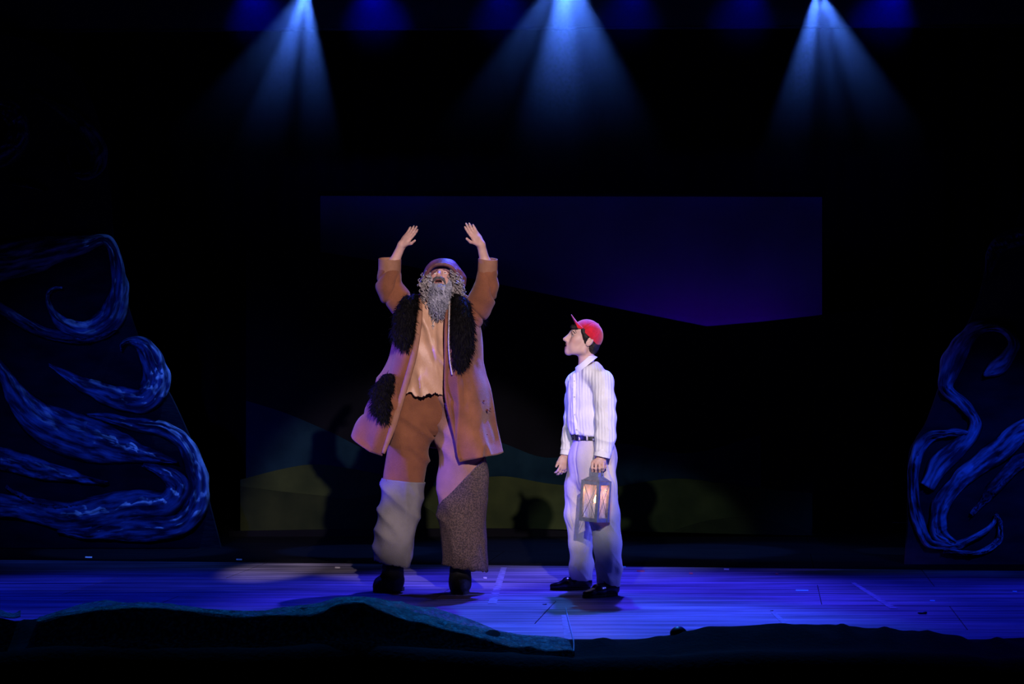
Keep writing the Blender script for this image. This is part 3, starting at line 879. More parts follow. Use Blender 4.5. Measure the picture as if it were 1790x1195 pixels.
# near hand closed over the lantern handle: knuckles up, four fingers pointing down in front of the grip
hx = lambda px, py, dy: bw(px, py, -0.25 + dy)
BF.cone(bw(1053, 796, -0.24), hx(1048, 806, 0.0), 0.028, 0.026, 0.02)
BF.ell(hx(1046, 808, -0.005), (0.046, 0.024, 0.026), k=0.015)
for px, ln in ((1035.5, 14), (1042, 15.5), (1048.5, 15), (1054.5, 12.5)):
    a = hx(px, 809, -0.028); b = hx(px - 0.3, 809 + ln * 0.62, -0.042); c = hx(px, 809 + ln, -0.024); d = hx(px + 0.3, 809 + ln * 0.85, 0.004)
    BF.cone(a, b, 0.0100, 0.0094, 0.004); BF.cone(b, c, 0.0094, 0.0086, 0.004); BF.cone(c, d, 0.0086, 0.0078, 0.004)
BF.cone(hx(1056, 806, 0.0), hx(1058, 815, 0.014), 0.0125, 0.0105, 0.01); BF.cone(hx(1058, 815, 0.014), hx(1052, 822, 0.02), 0.0105, 0.0085, 0.006)
Vb, Fb = BF.mesh()
Vb = smooth_verts(Vb, Fb, 1, 0.4)
body = mesh_obj('body', Vb, Fb, M['skin'], root)
col, Lb = head_tint(Vb, Tb, Rb, ho, hs, (0.58, 0.36, 0.29), (0.36, 0.13, 0.13))
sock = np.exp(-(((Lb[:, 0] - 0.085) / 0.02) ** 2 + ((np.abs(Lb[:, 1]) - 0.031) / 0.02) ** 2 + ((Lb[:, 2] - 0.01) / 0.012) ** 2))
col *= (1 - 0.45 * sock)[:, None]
set_tint(body, col)
eyes(body, Tb, Rb, hs, M['eye_white'], M['iris'], (0.97, 0.0, 0.12))

M['dark_hair'] = material('dark_brown_hair', (0.02, 0.012, 0.01), 0.55, (0.006, 0.004, 0.004), scale=60, stretch=(1, 1, 0.3), bump=0.6, bump_scale=150)
HF = Field(ho - 0.2, ho + 0.2, 0.0035)
HF.ell(Tb(-0.016, 0, 0.032), np.array([0.080, 0.076, 0.070]) * hs, Rb, 0.01)
HF.ell(Tb(-0.050, 0, -0.028), np.array([0.040, 0.060, 0.05]) * hs, Rb, 0.03)
HF.half(Tb(0.02, 0, 0), Rb @ np.array([0.82, 0, -0.30]))
for q in (1, -1):
    HF.cone(Tb(0.03, q * 0.066, 0.05), Tb(0.004, q * 0.069, 0.012), 0.016 * hs, 0.015 * hs, 0.012)
    HF.cone(Tb(0.004, q * 0.069, 0.012), Tb(-0.001, q * 0.068, -0.018), 0.014 * hs, 0.006 * hs, 0.01)      # sideburn
    HF.ell(Tb(-0.022, q * 0.082, -0.004), np.array([0.018, 0.014, 0.031]) * hs, Rb, 0.004, True)
for i in range(7):                                                                                         # forelock under the brim
    y = -0.05 + i * 0.0165
    HF.cone(Tb(0.070, y, 0.058), Tb(0.094, y * 0.85 + 0.004 * (-1) ** i, 0.052 + 0.004 * (i % 3)), 0.015 * hs, 0.008 * hs, 0.008)
HF.half(Tb(-0.006, 0, 0.033) + np.array([0.70, 0, 0.714]) * 0.03, np.array([0.70, 0, 0.714]))
Vh, Fh = HF.mesh()
Vh = displace(Vh, Fh, lambda V: (ridge(V, (90, 90, 35), 4) - 0.5) * 0.005)
hair = mesh_obj('hair', Vh, Fh, M['dark_hair'], root)
for q in (1, -1):
    hj = Join()
    bpts = [Tb(0.089, q * 0.012, 0.024), Tb(0.0925, q * 0.028, 0.030), Tb(0.084, q * 0.045, 0.029), Tb(0.072, q * 0.054, 0.021)]
    hj.add(*tube_path(catmull(np.array(bpts), 12), np.linspace(0.0042, 0.0022, 12) * hs, 6))
    hj.build('eyebrow', M['dark_hair'], hair)
hj = Join()
hj.add(*tube_path(catmull(np.array([Tb(0.075, 0.045, 0.07), Tb(0.078, 0.052, 0.045), Tb(0.066, 0.060, 0.025)]), 10), np.linspace(0.0028, 0.0008, 10), 5))
hj.build('stray_lock', M['dark_hair'], hair)

# red cap: crown, brim, button
M['red_cap'] = material('red_felt', (0.62, 0.006, 0.02), 0.85, (0.45, 0.004, 0.014), scale=40, bump=0.3, bump_scale=220, sheen=0.3)
cn = np.array([0.70, 0.0, 0.714]); ct = np.array([-0.714, 0, 0.70])            # cap axis (up and back), brim direction
cc = Tb(-0.006, 0, 0.033)
cap = empty('cap', bw(1030, 580)); cap.parent = root; cap.location = Vector(bw(1030, 580)) - Vector(world_loc(root))
CF = Field(cc - 0.17, cc + 0.17, 0.003)
Rc = np.stack([ct, np.array([0, -1.0, 0]), cn], 1)
CF.ell(cc, (0.106, 0.096, 0.098), Rc, 0.01)
CF.half(cc - cn * 0.006, -cn)
CF.ell(cc - cn * 0.004, (0.101, 0.091, 0.092), Rc, 0.002, True)
Vc, Fc_ = CF.mesh()
L_ = (Vc - cc) @ Rc
ang = np.arctan2(L_[:, 1], L_[:, 0])
Vc = Vc - (Vc - cc) * (0.018 * np.exp(-(np.abs(np.sin(ang * 3)) / 0.09) ** 2))[:, None]
mesh_obj('crown', Vc, Fc_, M['red_cap'], cap)
rows = []
for i in range(9):
    t = i / 8
    row = []
    for j in range(17):
        a = (j / 16 * 2 - 1)
        th = a * 1.15
        r0 = np.array([math.cos(th) * 0.104, math.sin(th) * 0.094])
        ext = 0.066 * t * math.cos(a * 1.25) ** 0.6
        q = cc + ct * (r0[0] + ext) + np.array([0, -1, 0]) * (r0[1] * (1 - 0.08 * t)) + cn * (0.006 - 0.024 * a * a * t ** 1.2 + 0.012 * t * (1 - a * a))
        row.append(q)
    rows.append(row)
Vv, Ff = patch(rows, 20, 40)
Vv, Ff = shell(Vv, Ff, 0.004)
mesh_obj('brim', Vv, Ff, M['red_cap'], cap)
F = Field(cc + cn * 0.098 - 0.02, cc + cn * 0.098 + 0.02, 0.002).ell(cc + cn * 0.097, (0.008, 0.008, 0.005), Rc, 0.001)
mesh_obj('button', *F.mesh(), M['red_cap'], cap)

# white shirt: one continuous body with sleeves; collar, cuffs, placket and pocket are parts
def shirt_material():
    m = material('white_striped_shirt', (0.80, 0.78, 0.80), 0.85, (0.70, 0.68, 0.70), scale=12, sheen=0.1)
    N = m.node_tree.nodes; L = m.node_tree.links; b = N['Principled BSDF']
    tc = N.new('ShaderNodeTexCoord'); sp = N.new('ShaderNodeSeparateXYZ'); L.new(tc.outputs['Object'], sp.inputs[0])
    ma = N.new('ShaderNodeMath'); ma.operation = 'MULTIPLY'; ma.inputs[1].default_value = 330; L.new(sp.outputs[0], ma.inputs[0])
    nz = N.new('ShaderNodeTexNoise'); nz.inputs['Scale'].default_value = 4; L.new(tc.outputs['Object'], nz.inputs['Vector'])
    ad = N.new('ShaderNodeMath'); ad.operation = 'MULTIPLY_ADD'; ad.inputs[1].default_value = 16; L.new(nz.outputs[0], ad.inputs[0]); L.new(ma.outputs[0], ad.inputs[2])
    sn = N.new('ShaderNodeMath'); sn.operation = 'SINE'; L.new(ad.outputs[0], sn.inputs[0])
    bp = N.new('ShaderNodeBump'); bp.inputs['Strength'].default_value = 0.35; bp.inputs['Distance'].default_value = 0.004
    L.new(sn.outputs[0], bp.inputs['Height']); L.new(bp.outputs[0], b.inputs['Normal'])
    return m
M['shirt'] = shirt_material()
SF = Field((W(960, 0)[0], B - 0.4, 0.82), (W(1105, 0)[0], B + 0.4, 1.6), 0.0055)
SF.chain([(bw(1024, 648), 0.072), (bw(1028, 664), 0.118), (bw(1031, 690), 0.138), (bw(1032, 725), 0.138), (bw(1035, 752), 0.134), (bw(1038, 790), 0.124)], 0.03, 1.0)
SF.half(bw(1038, 760), (-0.07, 0, -1))
SF.chain([(bw(1032, 642, -0.02), 0.05), (bw(1050, 664, -0.13), 0.062)], 0.03)
SF.chain([(bw(1034, 655, -0.1), 0.062), (bw(1052, 668, -0.155), 0.068), (bw(1057, 700, -0.19), 0.068), (bw(1059, 730, -0.21), 0.064), (bw(1058, 765, -0.23), 0.056), (bw(1055, 786, -0.24), 0.053)], 0.025)
SF.half(bw(1024.5, 642), (-0.46, 0, 0.888))
SF.chain([(bw(1022, 655, 0.1), 0.062), (bw(1008, 668, 0.155), 0.062), (bw(1003, 700, 0.175), 0.056), (bw(1002, 730, 0.17), 0.054), (bw(996, 765, 0.15), 0.044), (bw(991.5, 784, 0.135), 0.040)], 0.025)
Vs_, Fs_ = SF.mesh()
def shirt_folds(V):
    a = (ridge(V, (14, 14, 4.0), 11) ** 2 - 0.3) * 0.016
    b = (ridge(V + np.stack([V[:, 2] * 0.4, 0 * V[:, 0], V[:, 0] * 0.3], 1), (9, 9, 14), 5) ** 3) * 0.012
    low = np.exp(-((V[:, 2] - 1.07) / 0.07) ** 2)
    return a * 0.42 + b * (0.3 + 0.6 * low)
Vs_ = displace(Vs_, Fs_, shirt_folds)
sh = mesh_obj('shirt', Vs_, Fs_, M['shirt'], root)
M['shirt_trim'] = material('white_cotton_trim', (0.84, 0.82, 0.84), 0.8, (0.76, 0.74, 0.76), scale=30)
# collar: stand and fold-down leaf round the neck
rows = []
ca = bw(1024.5, 641)
cax = np.array([-0.46, 0, 0.888]); cfx = np.array([-0.888, 0, -0.46])
for t in (0, 0.5, 1.0):
    row = []
    for j in range(21):
        th = (j / 20 * 2 - 1) * (math.pi - 0.18)               # 0 at the nape, opening at the front
        rr = 0.066 + 0.030 * t
        fr = (1 - math.cos(th)) / 2                              # 0 nape .. 1 front
        lift = 0.048 - 0.012 * fr - (0.036 + 0.026 * fr ** 3) * t
        row.append(ca + cax * 0.012 - cfx * math.cos(th) * rr + np.array([0, -1, 0]) * math.sin(th) * rr * 1.02 + cax * (lift - 0.02 * fr))
    rows.append(row)
Vv, Ff = patch(rows, 10, 60)
Vv, Ff = shell(Vv, Ff, 0.003)
mesh_obj('collar', Vv, Ff, M['shirt_trim'], sh)
def band(name, p0, p1, r0, r1, mat, parent, wall=0.004, sy=1.0, h=0.0035):
    p0 = np.asarray(p0); p1 = np.asarray(p1)
    d = (p1 - p0); ln = np.linalg.norm(d); d = d / ln
    m = max(r0, r1) + 0.02
    F = Field(np.minimum(p0, p1) - m, np.maximum(p0, p1) + m, h)
    F.cone(p0 - d * 0.05, p1 + d * 0.05, r0, r1, 0.001, False, sy)
    F.half(p0, -d); F.half(p1, d)
    F.cone(p0 - d * 0.1, p1 + d * 0.1, r0 - wall, r1 - wall, 0.001, True, sy)
    V, Fc = F.mesh()
    return mesh_obj(name, V, Fc, mat, parent)
band('cuff', bw(1055, 785, -0.24), bw(1052, 799, -0.243), 0.055, 0.054, M['shirt_trim'], sh, 0.007)
band('cuff', bw(992, 782, 0.137), bw(989.5, 796, 0.13), 0.042, 0.041, M['shirt_trim'], sh, 0.007)
pl = [bw(1004, 652, -0.085), bw(1004, 680, -0.105), bw(1004, 715, -0.105), bw(1007, 748, -0.1), bw(1009, 759, -0.1)]
def snap(P, V, off):
    """bring points onto a surface seen from the camera side"""
    out = []
    for p in P:
        d2 = ((V[:, 0] - p[0]) ** 2 + (V[:, 2] - p[2]) ** 2)
        c = np.argsort(d2)[:40]
        out.append(np.array([p[0], V[c, 1].min() - off, p[2]]))
    return np.array(out)
def front_only(V, ymax): return V[V[:, 1] < ymax]
tor = Vs_[(Vs_[:, 0] < W(1034, 0)[0])]
plc = catmull(snap(pl, tor, 0.001), 24)
Vv, Ff = tube_path(plc, 0.011, 8, True, ((0, 1, 0), 0.3))
mesh_obj('placket', Vv, Ff, M['shirt_trim'], sh)
M['button'] = material('pearl_button', (0.6, 0.58, 0.55), 0.3, scale=30)
for q in (3, 8, 13, 18):
    c = plc[q] + np.array([0, -0.004, 0])
    F = Field(c - 0.012, c + 0.012, 0.0015).ell(c, (0.006, 0.0025, 0.006), None, 0.001)
    mesh_obj('button', *F.mesh(), M['button'], sh)

# trousers
M['khaki'] = material('pale_khaki_twill', (0.60, 0.53, 0.50), 0.9, (0.52, 0.46, 0.44), scale=10, bump=0.25, bump_scale=240, sheen=0.1)
TF = Field((W(965, 0)[0], B - 0.4, 0.0), (W(1110, 0)[0], B + 0.45, 1.12), 0.0055)
TF.chain([(bw(1038, 764), 0.132), (bw(1038, 800), 0.150), (bw(1038, 830), 0.14)], 0.04, 0.98)
TF.chain([(bw(1044, 800, -0.05), 0.125), (bw(1050, 850, -0.08), 0.108), (bw(1056, 900, -0.1), 0.098), (bw(1061, 950, -0.12), 0.090), (bw(1065, 990, -0.14), 0.080), (bw(1066, 1045, -0.15), 0.068)], 0.03)
TF.chain([(bw(1028, 800, 0.05), 0.125), (bw(1012, 850, 0.09), 0.092), (bw(1011, 900, 0.12), 0.086), (bw(1015, 950, 0.16), 0.074), (bw(1017, 990, 0.19), 0.074), (bw(1019, 1040, 0.2), 0.072)], 0.03)
TF.half(bw(1038, 760), (0.07, 0, 1))
TF.half((0.5, 0, 0.068), (-0.05, 0, -1))
Vt, Ft = TF.mesh()
def trouser_folds(V):
    z = V[:, 2]
    hem = np.exp(-((z - 0.13) / 0.10) ** 2)
    knee = np.exp(-((z - 0.5) / 0.16) ** 2)
    up = np.exp(-((z - 0.85) / 0.14) ** 2)
    sk = V + np.stack([0 * z, 0 * z, V[:, 0] * 1.1 + V[:, 1] * 0.4], 1)
    return (ridge(sk, (4, 4, 13), 3) ** 2 - 0.3) * (0.014 * hem + 0.008 * knee) + (0.25 - ridge(V, (16, 16, 2.5), 8) ** 3) * 0.014 * (up + 0.4)
Vt = displace(Vt, Ft, trouser_folds)
tr = mesh_obj('trousers', Vt, Ft, M['khaki'], root)
M['belt'] = material('black_leather', (0.008, 0.008, 0.009), 0.35, scale=40, spec=0.5)
bl = band('belt', bw(1037, 769), bw(1037, 757), 0.139, 0.137, M['belt'], root, 0.012, 0.99, 0.004)
M['metal'] = material('dull_buckle_metal', (0.35, 0.35, 0.37), 0.35, scale=40, metallic=1.0)
bk = bw(1037, 763.5) + np.array([-0.131, -0.056, 0])
Rk = np.array(Matrix.Rotation(math.radians(-66), 3, 'Z'))
bj = Join()
for dx, dz, sx, sz in ((0, 0.016, 0.036, 0.005), (0, -0.016, 0.036, 0.005), (-0.017, 0, 0.005, 0.034), (0.017, 0, 0.005, 0.034), (0, 0, 0.03, 0.004)):
    bj.box(bk + Rk @ np.array([dx, 0, dz]), (sx, 0.006, sz), Rk)
bkl = bj.build('buckle', M['metal'], bl, False)
for px in (1012, 1025, 1036):
    p = snap([bw(px, 758), bw(px, 768)], Vt[Vt[:, 0] < W(1045, 0)[0]], 0.012)
    mesh_obj('belt_loop', *tube_path(np.array([p[0], (p[0] + p[1]) / 2, p[1]]), 0.006, 6, True, ((0, 1, 0), 0.5)), M['khaki'], tr)

# shoes
M['shoe'] = material('polished_black_leather', (0.010, 0.010, 0.012), 0.25, scale=30, spec=0.6)
M['sole'] = material('dark_rubber_sole', (0.02, 0.018, 0.016), 0.7, scale=30)
M['lace'] = material('black_lace', (0.02, 0.02, 0.022), 0.8, scale=60)
def shoe(heel, toe, parent, ankle, width=0.042):
    heel = np.asarray(heel, float); toe = np.asarray(toe, float); heel[2] = toe[2] = 0
    d = toe - heel; ln = np.linalg.norm(d); d /= ln; s = np.array([-d[1], d[0], 0])
    up = np.array([0, 0, 1.0])
    P = lambda a, b, c: heel + d * a * ln + s * b + up * c
    m = 0.2
    F = Field(np.minimum(heel, toe) - m * np.array([1, 1, 0]) - np.array([0, 0, 0.03]), np.maximum(heel, toe) + np.array([m, m, 0.22]), 0.004)
    F.chain([(P(0.12, 0, 0.045), width * 0.88), (P(0.35, 0, 0.05), width * 0.9), (P(0.6, 0.002, 0.04), width * 1.02), (P(0.85, 0.003, 0.034), width * 0.82), (P(0.95, 0.002, 0.03), width * 0.5)], 0.02)
    F.cone(P(0.2, 0, 0.06), np.asarray(ankle), width * 0.98, width * 1.05, 0.03)
    F.ell(P(0.92, 0, 0.08), (0.05, 0.06, 0.03), None, 0.03, True)
    F.half(P(0.5, 0, 0.016), (0, 0, -1)); 
    root_ = empty('shoe', heel + d * ln * 0.5); root_.parent = parent; root_.location = Vector(heel + d * ln * 0.5) - Vector(world_loc(parent))
    V, Fc = F.mesh(); mesh_obj('upper', V, Fc, M['shoe'], root_)
    n = 40
    ring = []
    for i in range(n):
        a = 2 * math.pi * i / n
        t = 0.52 + 0.50 * math.cos(a)
        w = width * (1.02 if t > 0.45 else 0.88) * (abs(math.sin(a)) ** 0.7) * np.sign(math.sin(a)) * (1.06 if t > 0.5 else 1.0)
        ring.append((t, w))
    V = np.array([P(t, w, 0.001 + (0.006 if 0.28 < t < 0.5 else 0.0)) for t, w in ring] + [P(t, w, 0.019) for t, w in ring])
    Fc = [tuple(range(n))[::-1], tuple(range(n, 2 * n))] + [(i, (i + 1) % n, n + (i + 1) % n, n + i) for i in range(n)]
    mesh_obj('sole', V, Fc, M['sole'], root_, False)
    for q in (0.42, 0.5, 0.58):
        pts = [P(q, -0.022, 0.086 - (q - 0.42) * 0.12), P(q + 0.01, 0, 0.098 - (q - 0.42) * 0.14), P(q, 0.022, 0.086 - (q - 0.42) * 0.12)]
        mesh_obj('lace', *tube_path(catmull(np.array(pts), 8), 0.003, 5), M['lace'], root_)
    return root_
shoe(bw(1080, 1040, -0.14), bw(1021, 1043, -0.30), root, bw(1064, 1014, -0.15))
shoe(bw(1034, 1030, 0.22), bw(963, 1030, 0.20), root, bw(1018, 1008, 0.2))

# ------------------------------------------------------------------ lantern in his hand
lb0 = W(1038, 911, -0.27)
th = math.radians(-35)
tilt = Matrix.Rotation(math.radians(3.8), 3, 'Y')
RL = np.array(tilt @ Matrix.Rotation(math.radians(54), 3, 'Z'))
lan = empty('lantern', lb0)
tag(lan, 'square metal candle lantern with glass sides held by the person in red cap', 'lantern')
lp = lambda x, y, z: lb0 + RL @ np.array([x, y, z])
M['lantern'] = material('galvanised_lantern_metal', (0.26, 0.27, 0.34), 0.45, (0.17, 0.18, 0.23), scale=30, metallic=0.35, spec=0.5)
hw, H = 0.060, 0.262
for sx in (-1, 1):
    for sy in (-1, 1):
        Join().box(lp(sx * hw, sy * hw, H / 2), (0.020, 0.020, H), RL).build('post', M['lantern'], lan, False)
for z, nm in ((0.012, 'bottom_rail'), (H - 0.014, 'top_rail')):
    for a in (-1, 1):
        Join().box(lp(0, a * hw, z), (2 * hw, 0.012, 0.024), RL).build(nm, M['lantern'], lan, False)
        Join().box(lp(a * hw, 0, z), (0.012, 2 * hw, 0.024), RL).build(nm, M['lantern'], lan, False)
Join().box(lp(0, 0, 0.004), (2 * hw, 2 * hw, 0.006), RL).build('base_plate', M['lantern'], lan, False)
V = [lp(x * 0.066, y * 0.066, H) for x, y in ((-1, -1), (1, -1), (1, 1), (-1, 1))] + [lp(x * 0.02, y * 0.02, H + 0.036) for x, y in ((-1, -1), (1, -1), (1, 1), (-1, 1))]
mesh_obj('roof', np.array(V), [(3, 2, 1, 0), (4, 5, 6, 7), (0, 1, 5, 4), (1, 2, 6, 5), (2, 3, 7, 6), (3, 0, 4, 7)], M['lantern'], lan, False)
V = [lp(x * 0.034, y * 0.034, H + 0.016) for x, y in ((-1, -1), (1, -1), (1, 1), (-1, 1))] + [lp(x * 0.030, y * 0.030, H + 0.052) for x, y in ((-1, -1), (1, -1), (1, 1), (-1, 1))]
mesh_obj('chimney', np.array(V), [(3, 2, 1, 0), (4, 5, 6, 7), (0, 1, 5, 4), (1, 2, 6, 5), (2, 3, 7, 6), (3, 0, 4, 7)], M['lantern'], lan, False)
# broad strap handle
hp0 = lp(0, 0, H + 0.03)
arc = []
grip = W(1044.5, 817, -0.262)
sidev = np.array([1.0, 0, 0])
for t in np.linspace(0, math.pi, 15):
    zc = hp0[2] + (grip[2] - hp0[2]) * math.sin(t) ** 0.7
    xc = hp0[0] + (grip[0] - hp0[0]) * math.sin(t)
    arc.append(np.array([xc, hp0[1] + (grip[1] - hp0[1]) * math.sin(t), zc]) - sidev * math.cos(t) * 0.038)
arc = np.array(arc)
fw = np.array([0, 1, 0]) * 0.014
Vv, Ff = patch([arc - fw, arc, arc + fw], 4, 30)
Vv, Ff = shell(Vv, Ff, 0.003)
mesh_obj('handle', Vv, Ff, M['lantern'], lan)
# glass panes with crossed wires
g = bpy.data.materials.new('lantern_glass'); g.use_nodes = True
gN = g.node_tree.nodes; gL = g.node_tree.links
gb = gN['Principled BSDF']; gb.inputs['Base Color'].default_value = (0.9, 0.92, 0.95, 1); gb.inputs['Roughness'].default_value = 0.08; gb.inputs['Specular IOR Level'].default_value = 0.8
gt = gN.new('ShaderNodeBsdfTransparent'); gm = gN.new('ShaderNodeMixShader'); gn = gN.new('ShaderNodeTexNoise'); gn.inputs['Scale'].default_value = 20
gr = gN.new('ShaderNodeMapRange'); gr.inputs[3].default_value = 0.02; gr.inputs[4].default_value = 0.2
gL.new(gn.outputs[0], gr.inputs[0]); gL.new(gr.outputs[0], gm.inputs[0]); gL.new(gt.outputs[0], gm.inputs[1]); gL.new(gb.outputs[0], gm.inputs[2]); gL.new(gm.outputs[0], gN['Material Output'].inputs[0])
M['glass'] = g
for ax, a in ((0, -1), (0, 1), (1, -1), (1, 1)):
    sz = (0.003, 2 * hw - 0.018, H - 0.05) if ax == 0 else (2 * hw - 0.018, 0.003, H - 0.05)
    c = (a * (hw - 0.002), 0, H / 2) if ax == 0 else (0, a * (hw - 0.002), H / 2)
    gp = Join().box(lp(*c), sz, RL).build('glass_pane', M['glass'], lan, False)
    for q in (1, -1):
        e0 = (a * (hw + 0.003), -q * 0.048, 0.03) if ax == 0 else (-q * 0.048, a * (hw + 0.003), 0.03)
        e1 = (a * (hw + 0.003), q * 0.048, H - 0.03) if ax == 0 else (q * 0.048, a * (hw + 0.003), H - 0.03)
        mesh_obj('cross_wire', *tube_path(np.array([lp(*e0), lp(*e1)]), 0.0018, 5), M['lantern'], gp)
M['wax'] = material('candle_wax', (0.75, 0.65, 0.52), 0.5, scale=20)
cd = empty('candle', lp(0, 0, 0.008)); cd.parent = lan; cd.location = Vector(lp(0, 0, 0.008)) - Vector(lb0)
mesh_obj('wax_stick', *tube_path(np.array([lp(0, 0, 0.008), lp(0, 0, 0.06), lp(0, 0, 0.115), lp(0, 0, 0.12)]), [0.015, 0.014, 0.014, 0.010], 14), M['wax'], cd)
fm = bpy.data.materials.new('candle_flame'); fm.use_nodes = True
fb = fm.node_tree.nodes['Principled BSDF']; fb.inputs['Base Color'].default_value = (1, 0.5, 0.2, 1)
fb.inputs['Emission Color'].default_value = (1.0, 0.42, 0.13, 1); fb.inputs['Emission Strength'].default_value = 14
fpt = [lp(0, 0, 0.118), lp(0, 0, 0.126), lp(0.001, 0, 0.136), lp(0.002, 0, 0.148), lp(0.003, 0, 0.162), lp(0.003, 0, 0.170)]
mesh_obj('flame', *tube_path(catmull(np.array(fpt), 16), np.interp(np.linspace(0, 5, 16), range(6), [0.004, 0.009, 0.0105, 0.0085, 0.004, 0.0006]), 10), fm, cd)
pl_ = bpy.data.lights.new('candle_light', 'POINT'); pl_.energy = 0.5; pl_.color = (1.0, 0.36, 0.12); pl_.shadow_soft_size = 0.012
po = bpy.data.objects.new('candle_light', pl_); po.location = lp(0.0, 0, 0.195); COL.objects.link(po)

# ------------------------------------------------------------------ the tall bearded man on stilts, arms raised
MB = 14.07
mw = lambda px, py, dy=0.0: W(px, py, dy, MB)
man = empty('person', (mw(748, 1034)[0], MB, 0.0))
tag(man, 'tall bearded person in brown coat with black fur, arms raised and face turned up', 'person')
pm = math.radians(30); yw = math.radians(-9)
fw_ = np.array([math.sin(yw) * math.cos(pm), -math.cos(yw) * math.cos(pm), math.sin(pm)])
Rm = frame(fw_, (0.03, 0.2, 1))
mo = mw(773, 491); ms = 1.06
F = Field((mw(650, 0)[0], MB - 0.42, 0.0), (mw(880, 0)[0], MB + 0.38, 2.5), 0.0043)
F.chain([(mw(770, 545), 0.075), (mw(768, 580), 0.12), (mw(762, 640), 0.085), (mw(760, 680), 0.08)], 0.03, 0.85)
for sh_, el, md, wr in (((716, 545, 0.0), (677, 503, -0.05), (687.5, 461, -0.075), (702.5, 428, -0.10)), ((826, 548, 0.0), (853, 500, -0.05), (848.5, 460, -0.075), (840.5, 427, -0.10))):
    F.chain([(mw(768, 540), 0.07), (mw(*sh_), 0.062)], 0.04)
    F.chain([(mw(*sh_), 0.055), (mw(*el), 0.040), (mw(*md), 0.034), (mw(*wr), 0.0265)], 0.025)
for a, b, c in (((738, 715, 0.03), (712, 850, 0.02), (688, 1000, 0.06)), ((788, 715, 0.02), (805, 850, -0.02), (805, 1000, -0.04))):
    F.chain([(mw(*a), 0.07), (mw(*b), 0.05), (mw(*c), 0.04)], 0.03)
F.chain([(mw(688, 1000, 0.06), 0.04), (mw(668, 1024, -0.02), 0.025)], 0.02)
F.chain([(mw(805, 1000, -0.04), 0.04), (mw(804, 1030, -0.12), 0.025)], 0.02)
F.cone(mw(773, 498, 0.03), mw(770, 548, 0.02), 0.062, 0.075, 0.03)
Tm = head(F, mo, Rm, ms, 0.012)
hand(F, mw(702.5, 428, -0.10), (0.62, -0.10, 0.80), (0.68, -0.55, -0.5), -1, 0.94, (0.03, 0.08, 0.10), 1.5, spread=0.5)
hand(F, mw(840.5, 427, -0.10), (-0.56, -0.10, 0.84), (-0.68, -0.55, -0.5), 1, 1.0, (0.03, 0.06, 0.08), 1.5, spread=0.5)
Vm, Fm = F.mesh()
Vm = smooth_verts(Vm, Fm, 1, 0.4)
mbody = mesh_obj('body', Vm, Fm, M['skin'], man)
colm, Lm = head_tint(Vm, Tm, Rm, mo, ms, (0.60, 0.36, 0.29), (0.30, 0.10, 0.10))
inner = (np.linalg.norm(Lm, axis=1) < 0.2) & (np.abs(Lm[:, 1]) < 0.022) & (Lm[:, 2] < -0.058) & (Lm[:, 2] > -0.074) & (Lm[:, 0] > 0.05)
colm[inner] = (0.04, 0.01, 0.01)
set_tint(mbody, colm)
eyes(mbody, Tm, Rm, ms, M['eye_white'], M['iris'], (0.9, 0.0, 0.35))

# hat: soft purple-brown leather cap pulled over the head
M['hat'] = material('worn_plum_leather', (0.20, 0.075, 0.085), 0.5, (0.10, 0.04, 0.045), scale=14, bump=0.4, bump_scale=50, spec=0.4)
hatr = empty('hat', mw(774, 480)); hatr.parent = man; hatr.location = Vector(mw(774, 480)) - Vector(world_loc(man))
HF = Field(mw(774, 490) - 0.26, mw(774, 490) + 0.26, 0.0042)
HF.ell(mw(774.5, 491, 0.03), (0.138, 0.125, 0.150), None, 0.02)
HF.cone(mw(741, 500, 0.03), mw(743, 492, 0.03), 0.022, 0.03, 0.03); HF.cone(mw(808, 497, 0.03), mw(806, 488, 0.03), 0.022, 0.03, 0.03)
HF.ell(mw(773, 495, 0.03), (0.128, 0.115, 0.140), None, 0.004, True)
HF.ell(mw(770, 506, -0.15), (0.118, 0.16, 0.145), None, 0.01, True)
HF.half(mw(774, 508, 0), (0, -0.25, -1))
Vh, Fh = HF.mesh()
Vh = displace(Vh, Fh, lambda V: (ridge(V, (9, 9, 14), 6) - 0.5) * 0.010)
mesh_obj('crown', Vh, Fh, M['hat'], hatr)
bp_ = np.array([mw(741, 498, -0.05), mw(746, 479, -0.10), mw(757, 465, -0.122), mw(771, 461.5, -0.130), mw(786, 464.5, -0.122), mw(799, 478, -0.10), mw(808, 497, -0.05)])
mesh_obj('brim_roll', *tube_path(catmull(bp_, 40), np.interp(np.linspace(0, 1, 40), [0, .5, 1], [0.011, 0.013, 0.011]), 10), M['hat'], hatr)

